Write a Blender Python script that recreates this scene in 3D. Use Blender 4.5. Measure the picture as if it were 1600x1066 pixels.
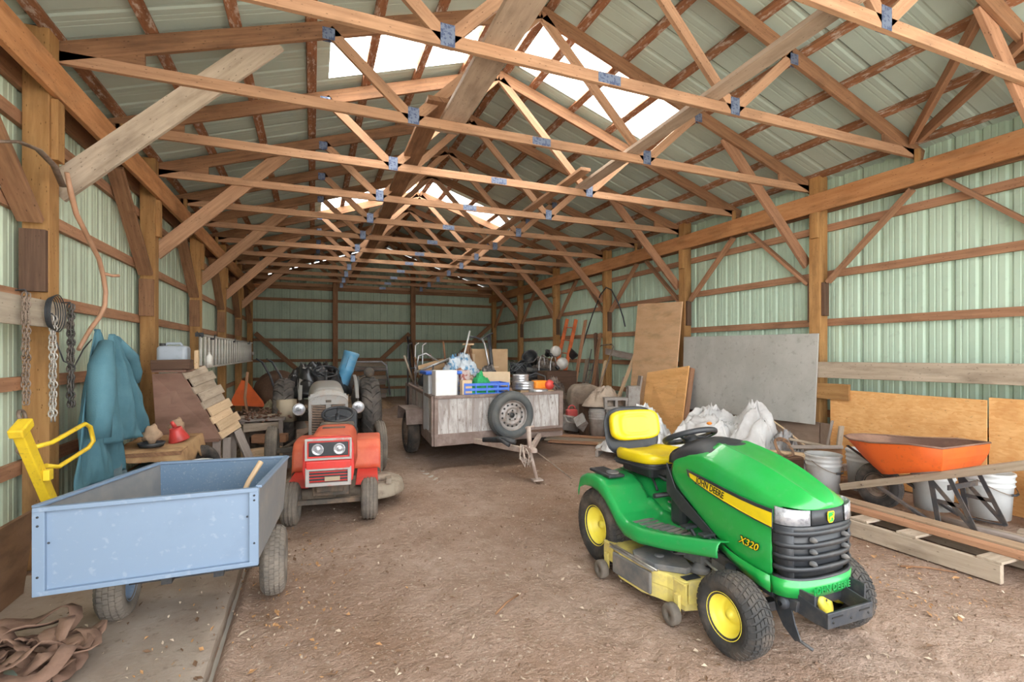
import bpy, bmesh, math, random
from mathutils import Vector, Matrix, noise
PI=math.pi
for o in list(bpy.data.objects): bpy.data.objects.remove(o)
SC=bpy.context.scene; COL=SC.collection
# ---------------- camera (level, 17 mm wide lens, small rise) ----------------
cd=bpy.data.cameras.new('camera'); cam=bpy.data.objects.new('camera',cd); COL.objects.link(cam)
cam.location=(0,0,1.48); cam.rotation_euler=(PI/2,0,-0.3834)
cd.sensor_width=36; cd.lens=36*770.7/1600; cd.shift_y=(550.6-533)/1600; cd.clip_start=.05
SC.camera=cam
# ---------------- light: overcast sky through the open end and the skylights, soft sun outside ----------------
wd=bpy.data.worlds.new('sky'); SC.world=wd; wd.use_nodes=True
bg=wd.node_tree.nodes['Background']; bg.inputs[0].default_value=(.93,.965,1,1); bg.inputs[1].default_value=3.6
sd=bpy.data.lights.new('sun','SUN'); sd.energy=24; sd.angle=math.radians(4); sd.color=(1,.95,.87)
sun=bpy.data.objects.new('sun',sd); COL.objects.link(sun); sun.rotation_euler=(math.radians(-38),math.radians(-12),0)
SC.view_settings.view_transform='Standard'; SC.view_settings.look='None'
SC.view_settings.exposure=0.70; SC.view_settings.gamma=1
SC.view_settings.use_curve_mapping=False
# ---------------- layout constants ----------------
S=2.44; XL=-1.674; XR=5.921; XC=(XL+XR)/2; Y0=4.314; PD=.145
NB=5; YE=Y0+NB*S      # near face of end wall posts
XSL=XL-.19; XSR=XR+.19   # siding planes
PITCH=1/3.0; EZ=3.66
rnd=random.Random(7)
def roofz(x): return EZ+.09+PITCH*((x-XL) if x<XC else (XR-x))
# ---------------- helpers ----------------
def V(*a): return Vector(a)
def world_m(o):
    m=o.matrix_basis.copy()
    while o.parent: o=o.parent; m=o.matrix_basis@m
    return m
def setp(o,label=None,cat=None,group=None,kind=None):
    if label: o['label']=label
    if cat: o['category']=cat
    if group: o['group']=group
    if kind: o['kind']=kind
    return o
def thing(name,label,cat,loc,rz=0,group=None):
    o=bpy.data.objects.new(name,None); COL.objects.link(o); o.empty_display_size=.1
    o.location=loc; o.rotation_euler=(0,0,rz)
    return setp(o,label,cat,group)
def copy_tree(o,parent=None):
    c=o.copy(); COL.objects.link(c); c.parent=parent
    for ch in list(o.children): copy_tree(ch,c)
    return c
class MB:
    def __init__(s): s.b=bmesh.new(); s.uv=s.b.loops.layers.uv.new('UVMap'); s.mi=0
    def face(s,vs,uvs=None,smooth=False):
        try: f=s.b.faces.new(vs)
        except ValueError: return None
        f.material_index=s.mi; f.smooth=smooth
        if uvs:
            for l,u in zip(f.loops,uvs): l[s.uv].uv=u
        return f
    def box(s,c,d,rz=0,m=None,taper=None):
        """c centre, d full sizes; grain runs on the longest side"""
        R=Matrix.Rotation(rz,4,'Z') if m is None else m
        ax=max(range(3),key=lambda i:d[i]); o1,o2=[i for i in range(3) if i!=ax]
        off=rnd.random()*40; vs=[];uv=[]
        for i in range(8):
            l=[(d[k]/2)*(1 if i>>k&1 else -1) for k in range(3)]
            uv.append((l[ax]+off,l[o1]+l[o2]+off))
            if taper and l[2]>0: l[0]*=taper; l[1]*=taper
            vs.append(s.b.verts.new(Vector(c)+(R@Vector(l))))
        for q in ((0,2,3,1),(4,5,7,6),(0,1,5,4),(2,6,7,3),(0,4,6,2),(1,3,7,5)):
            s.face([vs[j] for j in q],[uv[j] for j in q])
        return s
    def beam(s,p0,p1,w,h,up=(0,0,1),roll=0):
        """plank from p0 to p1; w across, h along 'up'"""
        p0=Vector(p0);p1=Vector(p1); d=(p1-p0); L=d.length; d.normalize()
        u=Vector(up); u=u-d*u.dot(d)
        if u.length<1e-4: u=Vector((1,0,0))-d*d.x
        u.normalize(); r=d.cross(u)
        m=Matrix((( r.x,u.x,d.x),(r.y,u.y,d.y),(r.z,u.z,d.z))).to_4x4()
        if roll: m=m@Matrix.Rotation(roll,4,'Z')
        off=rnd.random()*40; vs=[];uv=[]
        for i in range(8):
            l=((w/2)*(1 if i&1 else -1),(h/2)*(1 if i&2 else -1),(L/2)*(1 if i&4 else -1))
            uv.append((l[2]+off,l[0]+l[1]+off)); vs.append(s.b.verts.new((p0+p1)/2+(m@Vector(l))))
        for q in ((0,2,3,1),(4,5,7,6),(0,1,5,4),(2,6,7,3),(0,4,6,2),(1,3,7,5)):
            s.face([vs[j] for j in q],[uv[j] for j in q])
        return s
    def tube(s,pts,r,n=8,closed=False,caps=True,flat=1.0):
        pts=[Vector(p) for p in pts]; N=len(pts); rs=r if isinstance(r,(list,tuple)) else [r]*N
        rings=[]; prev=None; acc=rnd.random()*20
        for i,p in enumerate(pts):
            if closed: t=pts[(i+1)%N]-pts[i-1]
            else: t=pts[min(i+1,N-1)]-pts[max(i-1,0)]
            if t.length<1e-9: t=Vector((0,0,1))
            t.normalize()
            if prev is None:
                a=Vector((0,0,1)) if abs(t.z)<.9 else Vector((1,0,0))
            else: a=prev
            a=(a-t*a.dot(t)).normalized(); prev=a; b=t.cross(a)
            if i: acc+=(p-pts[i-1]).length
            rings.append(([s.b.verts.new(p+(a*math.cos(2*PI*k/n)*flat+b*math.sin(2*PI*k/n))*rs[i]) for k in range(n)],acc))
        M=N if closed else N-1
        for i in range(M):
            A,ua=rings[i]; B,ub=rings[(i+1)%N]
            for k in range(n):
                k2=(k+1)%n
                s.face([A[k],A[k2],B[k2],B[k]],[(ua,k/n*.3),(ua,(k+1)/n*.3),(ub,(k+1)/n*.3),(ub,k/n*.3)],True)
        if caps and not closed:
            s.face(list(reversed(rings[0][0]))); s.face(rings[-1][0])
        return s
    def lathe(s,prof,c=(0,0,0),axis=(0,0,1),n=24,closed=False,arc=2*PI,capends=False):
        """prof list of (radius, distance along axis)"""
        ax=Vector(axis).normalized(); a=Vector((0,0,1)) if abs(ax.z)<.9 else Vector((1,0,0))
        a=(a-ax*a.dot(ax)).normalized(); b=ax.cross(a); c=Vector(c); full=abs(arc-2*PI)<1e-6
        cols=[]
        for k in range(n if full else n+1):
            t=arc*k/n; d=a*math.cos(t)+b*math.sin(t)
            cols.append([s.b.verts.new(c+ax*z+d*max(r,1e-4)) for r,z in prof])
        P=len(prof); K=len(cols)
        for k in range(K if full else K-1):
            A=cols[k];B=cols[(k+1)%K]
            for j in range(P if closed else P-1):
                j2=(j+1)%P
                s.face([A[j],B[j],B[j2],A[j2]],[(k/n*2,j*.1),((k+1)/n*2,j*.1),((k+1)/n*2,j2*.1),(k/n*2,j2*.1)],True)
        return s
    def grid(s,fn,nu,nv,cu=False,cv=False,smooth=True):
        vs=[[s.b.verts.new(Vector(fn(i/nu,j/nv))) for j in range(nv if cv else nv+1)] for i in range(nu if cu else nu+1)]
        for i in range(nu):
            for j in range(nv):
                i2=(i+1)%nu if cu else i+1; j2=(j+1)%nv if cv else j+1
                s.face([vs[i][j],vs[i2][j],vs[i2][j2],vs[i][j2]],[(i/nu*2,j/nv),((i+1)/nu*2,j/nv),((i+1)/nu*2,(j+1)/nv),(i/nu*2,(j+1)/nv)],smooth)
        return vs
    def ball(s,c,r,n=12,m=8,rot=None,noise_amp=0,seed=0):
        if not isinstance(r,(list,tuple)): r=(r,r,r)
        c=Vector(c)
        def fn(u,v):
            a=2*PI*u; b=-PI/2+PI*v
            p=Vector((r[0]*math.cos(b)*math.cos(a),r[1]*math.cos(b)*math.sin(a),r[2]*math.sin(b)))
            if noise_amp: p=p*(1+noise_amp*noise.noise(p/max(r)*2.2+Vector((seed,seed*.3,0))))
            if rot: p=rot@p
            return c+p
        s.grid(fn,n,m,cu=True); return s
    def prism(s,poly,vec,smooth=False):
        """closed 3D polygon swept by vec"""
        vec=Vector(vec); A=[s.b.verts.new(Vector(p)) for p in poly]; B=[s.b.verts.new(Vector(p)+vec) for p in poly]
        off=rnd.random()*10
        e=(Vector(poly[1])-Vector(poly[0])).normalized(); nrm=vec.normalized(); g=nrm.cross(e)
        def uv(p,k): p=Vector(p); return (p.dot(e)+off,p.dot(g)+k*.05+off)
        ua=[uv(p,0) for p in poly]; ub=[uv(p,1) for p in poly]
        s.face(list(reversed(A)),list(reversed(ua))); s.face(B,ub)
        n=len(poly)
        for i in range(n):
            j=(i+1)%n; s.face([A[i],A[j],B[j],B[i]],[ua[i],ua[j],ub[j],ub[i]],smooth)
        return s
    def shell(s,verts,faces,smooth=False):
        vs=[s.b.verts.new(Vector(p)) for p in verts]
        for f in faces: s.face([vs[i] for i in f],[(verts[i][0]+verts[i][1],verts[i][2]) for i in f],smooth)
        return s
    def build(s,name,mats,parent=None,bevel=0,solid=0,sub=0,label=None,cat=None,group=None,kind=None,recenter=True,seg=2,fix=True,off=-1,world=True,smooth_angle=None):
        if not isinstance(mats,(list,tuple)): mats=[mats]
        if fix: bmesh.ops.recalc_face_normals(s.b,faces=s.b.faces)
        me=bpy.data.meshes.new(name); 
        if parent and world:
            s.b.transform(world_m(parent).inverted())
        loc=Vector((0,0,0))
        if recenter and s.b.verts:
            xs=[v.co for v in s.b.verts]
            lo=Vector([min(p[k] for p in xs) for k in range(3)]); hi=Vector([max(p[k] for p in xs) for k in range(3)])
            loc=Vector(((lo.x+hi.x)/2,(lo.y+hi.y)/2,lo.z)); s.b.transform(Matrix.Translation(-loc))
        s.b.to_mesh(me); s.b.free()
        for m in mats: me.materials.append(m)
        o=bpy.data.objects.new(name,me); COL.objects.link(o); o.location=loc
        if parent: o.parent=parent
        if solid:
            md=o.modifiers.new('t','SOLIDIFY'); md.thickness=solid; md.offset=off
        if sub:
            md=o.modifiers.new('s','SUBSURF'); md.levels=sub; md.render_levels=sub
        if bevel:
            md=o.modifiers.new('b','BEVEL'); md.width=bevel; md.segments=seg; md.limit_method='ANGLE'; md.angle_limit=.6
        return setp(o,label,cat,group,kind)
# ---------------- materials ----------------
MT={}
def nt(name):
    m=bpy.data.materials.new(name); m.use_nodes=True; n=m.node_tree; n.nodes.clear()
    out=n.nodes.new('ShaderNodeOutputMaterial'); b=n.nodes.new('ShaderNodeBsdfPrincipled'); n.links.new(b.outputs[0],out.inputs[0])
    MT[name]=m; return m,n,b,out
def nd(n,t,**k):
    x=n.nodes.new(t)
    for a,v in k.items():
        if a.startswith('i_'): x.inputs[int(a[2:])].default_value=v
        else: setattr(x,a,v)
    return x
def mixc(n,fac,a,b,mode='MIX'):
    x=n.nodes.new('ShaderNodeMix'); x.data_type='RGBA'; x.blend_type=mode; x.clamp_result=True
    for s,v in ((x.inputs[0],fac),(x.inputs[6],a),(x.inputs[7],b)):
        if isinstance(v,(int,float)): s.default_value=v
        elif isinstance(v,tuple): s.default_value=(v[0],v[1],v[2],1)
        else: n.links.new(v,s)
    return x.outputs[2]
def ramp(n,src,stops):
    r=n.nodes.new('ShaderNodeValToRGB'); e=r.color_ramp.elements
    while len(e)<len(stops): e.new(.5)
    for q,(p,c) in zip(e,stops): q.position=p; q.color=(c,c,c,1) if isinstance(c,(int,float)) else (c[0],c[1],c[2],1)
    n.links.new(src,r.inputs[0]); return r.outputs[0]
def noi(n,vec,scale,detail=4,rough=.55):
    x=nd(n,'ShaderNodeTexNoise'); x.inputs['Scale'].default_value=scale; x.inputs['Detail'].default_value=detail; x.inputs['Roughness'].default_value=rough
    if vec: n.links.new(vec,x.inputs['Vector'])
    return x.outputs[0]
def wood(name,light,dark,rough=.75,grain=22,stain=.35,stainc=(.07,.04,.025),knots=.9,white=0,var=.12):
    m,n,b,out=nt(name); tc=nd(n,'ShaderNodeTexCoord'); mp=nd(n,'ShaderNodeMapping'); n.links.new(tc.outputs['UV'],mp.inputs[0]); mp.inputs['Scale'].default_value=(1.2,grain,1)
    oi=nd(n,'ShaderNodeObjectInfo')
    g=noi(n,mp.outputs[0],1.6,6,.65); c=mixc(n,ramp(n,g,[(.3,0),(.7,1)]),light,dark)
    mp2=nd(n,'ShaderNodeMapping'); n.links.new(tc.outputs['UV'],mp2.inputs[0]); mp2.inputs['Scale'].default_value=(2.2,6,1)
    st=noi(n,mp2.outputs[0],1.0,5,.6); c=mixc(n,ramp(n,st,[(.5,0),(.72,stain)]),c,stainc)
    if knots:
        vo=nd(n,'ShaderNodeTexVoronoi'); mp3=nd(n,'ShaderNodeMapping'); n.links.new(tc.outputs['UV'],mp3.inputs[0]); mp3.inputs['Scale'].default_value=(3.2,9,1); n.links.new(mp3.outputs[0],vo.inputs['Vector'])
        c=mixc(n,ramp(n,vo.outputs['Distance'],[(.06,knots),(.16,0)]),c,tuple(x*.35 for x in dark))
    if white:
        w=noi(n,mp2.outputs[0],3.5,6,.7); c=mixc(n,ramp(n,w,[(.52,0),(.62,white)]),c,(.62,.52,.45))
    hv=nd(n,'ShaderNodeHueSaturation'); n.links.new(c,hv.inputs['Color'])
    ma=nd(n,'ShaderNodeMath',operation='MULTIPLY_ADD'); n.links.new(oi.outputs['Random'],ma.inputs[0]); ma.inputs[1].default_value=2*var; ma.inputs[2].default_value=1-var; n.links.new(ma.outputs[0],hv.inputs['Value'])
    n.links.new(hv.outputs[0],b.inputs['Base Color']); b.inputs['Roughness'].default_value=rough
    b.inputs['Specular IOR Level'].default_value=.25
    bp=nd(n,'ShaderNodeBump'); bp.inputs['Strength'].default_value=.35; bp.inputs['Distance'].default_value=.004; n.links.new(g,bp.inputs['Height']); n.links.new(bp.outputs[0],b.inputs['Normal'])
    return m
def paint(name,col,col2=None,scale=3,lo=.45,hi=.65,amt=1,rough=.5,metal=0,bump=0,bs=30,speck=0,speckc=(.05,.03,.02),spec=.5,coat=0,trans=0,alpha=1,var=0):
    m,n,b,out=nt(name); tc=nd(n,'ShaderNodeTexCoord'); v=tc.outputs['Object']
    c=col
    if col2: c=mixc(n,ramp(n,noi(n,v,scale,6,.62),[(lo,0),(hi,amt)]),col,col2)
    if speck: c=mixc(n,ramp(n,noi(n,v,scale*9,3,.6),[(.6,0),(.68,speck)]),c,speckc)
    if var:
        oi=nd(n,'ShaderNodeObjectInfo'); hv=nd(n,'ShaderNodeHueSaturation')
        if isinstance(c,tuple): hv.inputs['Color'].default_value=(*c,1)
        else: n.links.new(c,hv.inputs['Color'])
        ma=nd(n,'ShaderNodeMath',operation='MULTIPLY_ADD'); n.links.new(oi.outputs['Random'],ma.inputs[0]); ma.inputs[1].default_value=2*var; ma.inputs[2].default_value=1-var; n.links.new(ma.outputs[0],hv.inputs['Value']); c=hv.outputs[0]
    if isinstance(c,tuple): b.inputs['Base Color'].default_value=(*c,1)
    else: n.links.new(c,b.inputs['Base Color'])
    b.inputs['Roughness'].default_value=rough; b.inputs['Metallic'].default_value=metal; b.inputs['Specular IOR Level'].default_value=spec
    b.inputs['Coat Weight'].default_value=coat; b.inputs['Transmission Weight'].default_value=trans; b.inputs['Alpha'].default_value=alpha
    if bump:
        bp=nd(n,'ShaderNodeBump'); bp.inputs['Strength'].default_value=bump; bp.inputs['Distance'].default_value=.01; n.links.new(noi(n,v,bs,4,.6),bp.inputs['Height']); n.links.new(bp.outputs[0],b.inputs['Normal'])
    return m
# wood
W_truss=wood('truss_lumber',(.54,.32,.19),(.35,.19,.11),stain=.35)
W_brown=wood('aged_lumber',(.36,.19,.10),(.20,.10,.055),stain=.5)
W_purl=wood('purlin_lumber',(.40,.19,.10),(.24,.10,.05),stain=.6,white=.8)
W_post=wood('post_lumber',(.52,.29,.115),(.33,.165,.06),grain=12,stain=.55,stainc=(.13,.075,.04))
W_beam=wood('beam_lumber',(.62,.31,.14),(.42,.18,.07),grain=9,stain=.35)
W_girt=wood('girt_lumber',(.48,.26,.15),(.30,.15,.085),stain=.4)
W_grey=wood('weathered_plank',(.50,.41,.32),(.33,.26,.19),stain=.45,grain=14)
W_old=wood('old_dark_board',(.17,.10,.065),(.09,.05,.035),stain=.4,knots=.4)
W_ply=wood('plywood_face',(.78,.52,.31),(.66,.40,.22),grain=5,stain=.25,knots=.5,var=.05)
W_honey=wood('honey_pine_panel',(.84,.48,.20),(.66,.33,.11),grain=7,stain=.2,var=.05)
W_pale=wood('pale_new_wood',(.72,.53,.34),(.58,.40,.24),stain=.2,var=.08)
W_silver=wood('silvered_wood',(.42,.36,.32),(.28,.23,.20),stain=.5,grain=10,knots=.4)
# ======================= SHELL =======================
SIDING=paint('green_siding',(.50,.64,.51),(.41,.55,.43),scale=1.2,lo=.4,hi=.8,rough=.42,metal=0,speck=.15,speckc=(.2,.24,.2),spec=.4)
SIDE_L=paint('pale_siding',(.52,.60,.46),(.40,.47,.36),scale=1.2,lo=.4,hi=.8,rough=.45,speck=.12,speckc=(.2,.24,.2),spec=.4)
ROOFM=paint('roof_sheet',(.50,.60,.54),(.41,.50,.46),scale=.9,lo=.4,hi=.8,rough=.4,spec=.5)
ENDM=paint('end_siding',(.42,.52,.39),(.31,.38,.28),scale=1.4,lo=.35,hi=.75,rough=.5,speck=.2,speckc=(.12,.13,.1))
SEAM=paint('dark_seam',(.08,.10,.09),rough=.7)
def rib_profile(L,sp=.2286,d=.019):
    """(distance, depth) list of a ribbed steel sheet"""
    pts=[];x=0;k=0
    while x<L:
        pts+= [(x,0),(x+.018,d),(x+.045,d),(x+.063,0),(x+.11,0),(x+.115,.004),(x+.125,.004),(x+.130,0),(x+.165,0),(x+.170,.004),(x+.18,.004),(x+.185,0)]
        x+=sp
    return [(a,b) for a,b in pts if a<=L]+[(L,0)]
def siding(name,mat,p0,dirv,outv,L,zfun,parent):
    m=MB(); prof=rib_profile(L); p0=Vector(p0);dirv=Vector(dirv);outv=Vector(outv); prev=None
    for a,b in prof:
        p=p0+dirv*a+outv*b; z0,z1=zfun(a)
        cur=(m.b.verts.new((p.x,p.y,z0)),m.b.verts.new((p.x,p.y,z1)))
        if prev: m.face([prev[0],cur[0],cur[1],prev[1]])
        prev=cur
    # lap seams every 0.914
    m.mi=1; a=.91
    while a<L:
        p=p0+dirv*a-outv*.0015; z0,z1=zfun(a)
        q=p+dirv*.004
        m.face([m.b.verts.new((p.x,p.y,z0)),m.b.verts.new((q.x,q.y,z0)),m.b.verts.new((q.x,q.y,z1)),m.b.verts.new((p.x,p.y,z1))])
        a+=.914
    return m.build(name,[mat,SEAM],parent,fix=False)
YF=Y0-2*S-.1   # open front
YB=YE+PD+.19
LEN=YB-YF
def empty_struct(name,loc):
    o=bpy.data.objects.new(name,None); COL.objects.link(o); o.location=loc; o['kind']='structure'; return o
wr=empty_struct('wall_right',(XSR,YF,0)); wl=empty_struct('wall_left',(XSL,YF,0)); we=empty_struct('wall_end',(XC,YB,0))
siding('siding',SIDING,(XSR,YF,0),(0,1,0),(1,0,0),LEN,lambda a:(-.12,EZ+.046),wr)
siding('siding',SIDE_L,(XSL,YF,0),(0,1,0),(-1,0,0),LEN,lambda a:(-.12,EZ+.046),wl)
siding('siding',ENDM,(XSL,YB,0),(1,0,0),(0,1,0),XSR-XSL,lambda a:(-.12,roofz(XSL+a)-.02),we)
for z in (.15,.70,1.27,1.86,2.47,3.06):
    MB().beam((XSR-.02,YF,z),(XSR-.02,YB-.05,z),.038,.09).build('girt',W_girt,wr)
    MB().beam((XSL+.02,YF,z),(XSL+.02,YB-.05,z),.038,.09).build('girt',W_girt,wl)
for z in (.3,.66,1.22,1.86,2.46,3.12):
    MB().beam((XSL+.05,YB-.03,z),(XSR-.05,YB-.03,z),.04,.09).build('girt',W_brown,we)
MB().box(((XSL+XSR)/2,YB-.07,3.5),(XSR-XSL-.1,.05,.12)).build('top_girt',W_brown,we)
# kick boards at the foot of the right wall
OSB_LOW=wood('grey_brown_sheathing',(.40,.29,.22),(.28,.19,.14),grain=4,stain=.5,knots=.3)
# ---- roof ----
ce=empty_struct('ceiling',(XC,YF,EZ))
SKY=[(4.62,5.52),(10.0,10.84)]
SKX=1.97
SKM,n_,b_,out_=nt('skylight_plastic')
tr=nd(n_,'ShaderNodeBsdfTranslucent'); tr.inputs[0].default_value=(.95,.96,.95,1)
tcx=nd(n_,'ShaderNodeTexCoord'); spk=ramp(n_,noi(n_,tcx.outputs['Object'],16,3,.6),[(.66,0),(.70,1)])
mc=mixc(n_,spk,(.97,.97,.95),(.28,.2,.14)); n_.links.new(mc,tr.inputs[0]); n_.links.new(tr.outputs[0],out_.inputs[0])
def roofsheet(name,mat,ya,yb,side,xa,xb,drop=0):
    """ribbed sheet running down the slope between xa and xb"""
    m=MB(); prev=None
    ph=(ya-YF)%.2286
    for a,b in [(p,q) for p,q in rib_profile(LEN+.01) if ya-YF-1e-6<=p<=yb-YF+1e-6]:
        y=YF+a; c=[]
        for x in (xa,xb): c.append(m.b.verts.new((x,y,roofz(x)+b-drop)))
        if prev: m.face([prev[0],cur_(c,0),cur_(c,1),prev[1]])
        prev=c
    return m.build(name,mat,ce,fix=False)
def cur_(c,i): return c[i]
def edges(side):
    return (XSL-.25,XC) if side=='L' else (XSR+.25,XC)
ys=[YF-.3]+[v for s_ in SKY for v in s_]+[YB+.1]
YF_=YF
def roofbands():
    for side in 'LR':
        xe,xr=edges(side); xs=XC-SKX if side=='L' else XC+SKX
        bands=[(YF_,SKY[0][0],0),(SKY[0][0],SKY[0][1],1),(SKY[0][1],SKY[1][0],0),(SKY[1][0],SKY[1][1],1),(SKY[1][1],YB,0)]
        for a,b,k in bands:
            m=MB()
            def strip(mm,x0,x1,a,b):
                prev=None; prof=[(p,q*.55) for p,q in rib_profile(b-a,.3048)]
                for p,q in prof:
                    y=a+p; c=[mm.b.verts.new((x,y,roofz(x)+q)) for x in (x0,x1)]
                    if prev: mm.face([prev[0],c[0],c[1],prev[1]])
                    prev=c
                mm.mi=1; s=a+.91
                while s<b-.1:
                    c=[mm.b.verts.new((x,y_,roofz(x)-.0015)) for x,y_ in ((x0,s),(x1,s),(x1,s+.005),(x0,s+.005))]
                    mm.face(c); s+=.914
                mm.mi=0
            if k:
                strip(m,xe,xs,a,b); m.build('roof_panel',[ROOFM,SEAM],ce,fix=False)
                m=MB(); strip(m,xs,xr,a,b); m.build('skylight_panel',[SKM,SKM],ce,fix=False)
            else:
                strip(m,xe,xr,a,b); m.build('roof_panel',[ROOFM,SEAM],ce,fix=False)
    # ridge cap
    MB().prism([(XC-.2,YF,roofz(XC-.2)+.03),(XC,YF,roofz(XC)+.04),(XC+.2,YF,roofz(XC+.2)+.03),(XC,YF,roofz(XC)+.03)],(0,SKY[0][0]-YF,0)).build('ridge_cap',ROOFM,ce)
    MB().prism([(XC-.2,SKY[0][1],roofz(XC-.2)+.03),(XC,SKY[0][1],roofz(XC)+.04),(XC+.2,SKY[0][1],roofz(XC+.2)+.03),(XC,SKY[0][1],roofz(XC)+.03)],(0,SKY[1][0]-SKY[0][1],0)).build('ridge_cap',ROOFM,ce)
roofbands()
PURX=[XR+.02-k*.56 for k in range(7)]
PURX=[x for x in PURX if x>XC+.1]+[XC+.1]
for x in PURX:
    for sgn,xx in ((1,x),(-1,2*XC-x)):
        z=roofz(xx)-.022; n=Vector((PITCH*sgn,0,1)).normalized()
        MB().beam((xx,YF-.2,z),(xx,YB,z),.088,.038,up=n).build('purlin',W_purl,ce)
# ---- ground ----
DIRT,n,b,_=nt('dirt_floor')
tc=nd(n,'ShaderNodeTexCoord'); v=tc.outputs['Object']
c=mixc(n,ramp(n,noi(n,v,.55,5,.6),[(.38,0),(.66,1)]),(.43,.315,.25),(.27,.165,.11))
c=mixc(n,ramp(n,noi(n,v,7,6,.7),[(.45,0),(.75,.7)]),c,(.22,.14,.09))
c=mixc(n,ramp(n,noi(n,v,45,4,.7),[(.58,0),(.68,.65)]),c,(.60,.50,.40))
c=mixc(n,ramp(n,noi(n,v,80,3,.6),[(.62,0),(.7,.6)]),c,(.12,.07,.045))
n.links.new(c,b.inputs['Base Color']); b.inputs['Roughness'].default_value=.95; b.inputs['Specular IOR Level'].default_value=.15
bp=nd(n,'ShaderNodeBump'); bp.inputs['Strength'].default_value=1; bp.inputs['Distance'].default_value=.02
ad=nd(n,'ShaderNodeMath',operation='ADD'); n.links.new(noi(n,v,28,5,.7),ad.inputs[0]); n.links.new(noi(n,v,7,4,.6),ad.inputs[1]); n.links.new(ad.outputs[0],bp.inputs['Height']); n.links.new(bp.outputs[0],b.inputs['Normal'])
CONC=paint('worn_concrete',(.40,.33,.27),(.27,.20,.15),scale=2.2,lo=.35,hi=.7,rough=.9,bump=.4,bs=40,speck=.35,speckc=(.16,.11,.08),spec=.15)
def track(x,y,x0,w,d,sl=0):
    t=(x-(x0+sl*(y-4)))/w
    return -d*math.exp(-t*t*4)*(1+.35*math.sin(y*38+2*math.sin(x*30)))
def fz(x,y):
    z=.012*noise.noise(Vector((x*.9,y*.9,0)))+.006*noise.noise(Vector((x*4,y*4,3)))+.003*noise.noise(Vector((x*12,y*12,9)))
    z+=.022*(track(x,y,1.42,.22,1,-.05)+track(x,y,2.55,.2,1,-.12)+track(x,y,.75,.18,.6,.06)+track(x,y,1.95,.16,.6,-.3))
    if y<4.3: z+=.022*math.exp(-((x+.385)/.03)**2)-.05*math.exp(-((x+.44)/.02)**2)
    return z
def buildfloor():
    m=MB(); x0,x1,y0,y1=XSL-.1,XSR+.1,-.6,YB+.1; nx,ny=300,420
    vs=[[m.b.verts.new((x0+(x1-x0)*i/nx,y0+(y1-y0)*(j/ny)**1.35,0)) for j in range(ny+1)] for i in range(nx+1)]
    for r in vs:
        for v in r: v.co.z=fz(v.co.x,v.co.y)-.006
    for i in range(nx):
        for j in range(ny): m.face([vs[i][j],vs[i+1][j],vs[i+1][j+1],vs[i][j+1]],None,True)
    m.build('floor',DIRT,kind='structure',fix=False,recenter=False)
buildfloor()
MB().box((XC,2,-.09),(60,60,.1)).build('outside_ground',paint('outside_gravel',(.50,.46,.40),(.38,.34,.28),scale=.5,rough=.95),kind='structure')
# concrete slab, lower left
m=MB()
def sl(u,v):
    x=XSL+.05+(-.455-(XSL+.05))*u; y=.0+4.15*v
    if u>.99: x+=.012*noise.noise(Vector((0,y*5,0)))
    return (x,y,.028+.004*noise.noise(Vector((x*2,y*2,5))))
g=m.grid(sl,20,60); 
ed=[g[-1][j] for j in range(61)]
lowv=[m.b.verts.new((v.co.x+.004,v.co.y,-.05)) for v in ed]
for j in range(60): m.face([ed[j],lowv[j],lowv[j+1],ed[j+1]])
m.build('concrete_slab',CONC,kind='structure',fix=False)
# ======================= FRAME =======================
ORD=['first','second','third','fourth','fifth','sixth','seventh','eighth','ninth','tenth','eleventh','twelfth','thirteenth','fourteenth']
def postlab(k): return 'nearest' if k==0 else ORD[k]
# posts
for k in range(-1,NB+1):
    y=Y0+k*S+PD/2
    for side,X,sg in (('right',XR,1),('left',XL,-1)):
        pos={-1:'just behind the viewpoint',0:'nearest one in view, beside the '+('grey board' if side=='right' else 'hanging chains'),NB:'in the far corner'}.get(k,'%s one in view counted from the front'%ORD[k])
        p=thing('timber_post','square brown timber post on the %s wall, %s'%(side,pos),'post',(X+sg*PD/2,y,0))
        top=3.79 if side=='right' else 3.7
        MB().box((X+sg*PD/2,y,top/2),(PD,PD,top)).build('post',W_post,p,bevel=.004)
        # outer plank beside post
        if k<NB:
            if side=='right':
                MB().box((X-.02,y-.02,3.09),(.04,.10,.33)).build('cleat',W_post,p,bevel=.003)
                MB().box((X+.07,y-PD/2-.021,2.15),(.09,.04,.42)).build('brace_block',W_old,p,bevel=.003)
                MB().box((X+.07,y+PD/2+.021,2.12),(.09,.04,.5)).build('brace_block',W_old,p,bevel=.003)
            else:
                MB().box((X-.075,y-PD/2-.021,2.1),(.14,.04,.42)).build('brace_block',W_brown if k!=0 else W_old,p,bevel=.003)
                MB().box((X+.02,y,3.02),(.04,.10,.42)).build('cleat',W_post,p,bevel=.003)
    if k==NB: continue
# plate beams
for side,X,sg in (('right',XR,1),('left',XL,-1)):
    MB().beam((X-sg*.022,YF,3.365),(X-sg*.022,YB-.05,3.365),.042,.235).build('plate_beam',W_beam,label='long wide timber plate beam along the inside of the %s wall posts'%side,cat='beam',bevel=.004,group=None)
    MB().beam((X+sg*(PD+.021),YF,3.36),(X+sg*(PD+.021),YB-.05,3.36),.04,.2).build('plate_beam',W_brown,label='darker plate beam on the outer side of the %s wall posts'%side,cat='beam',bevel=.004)
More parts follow.
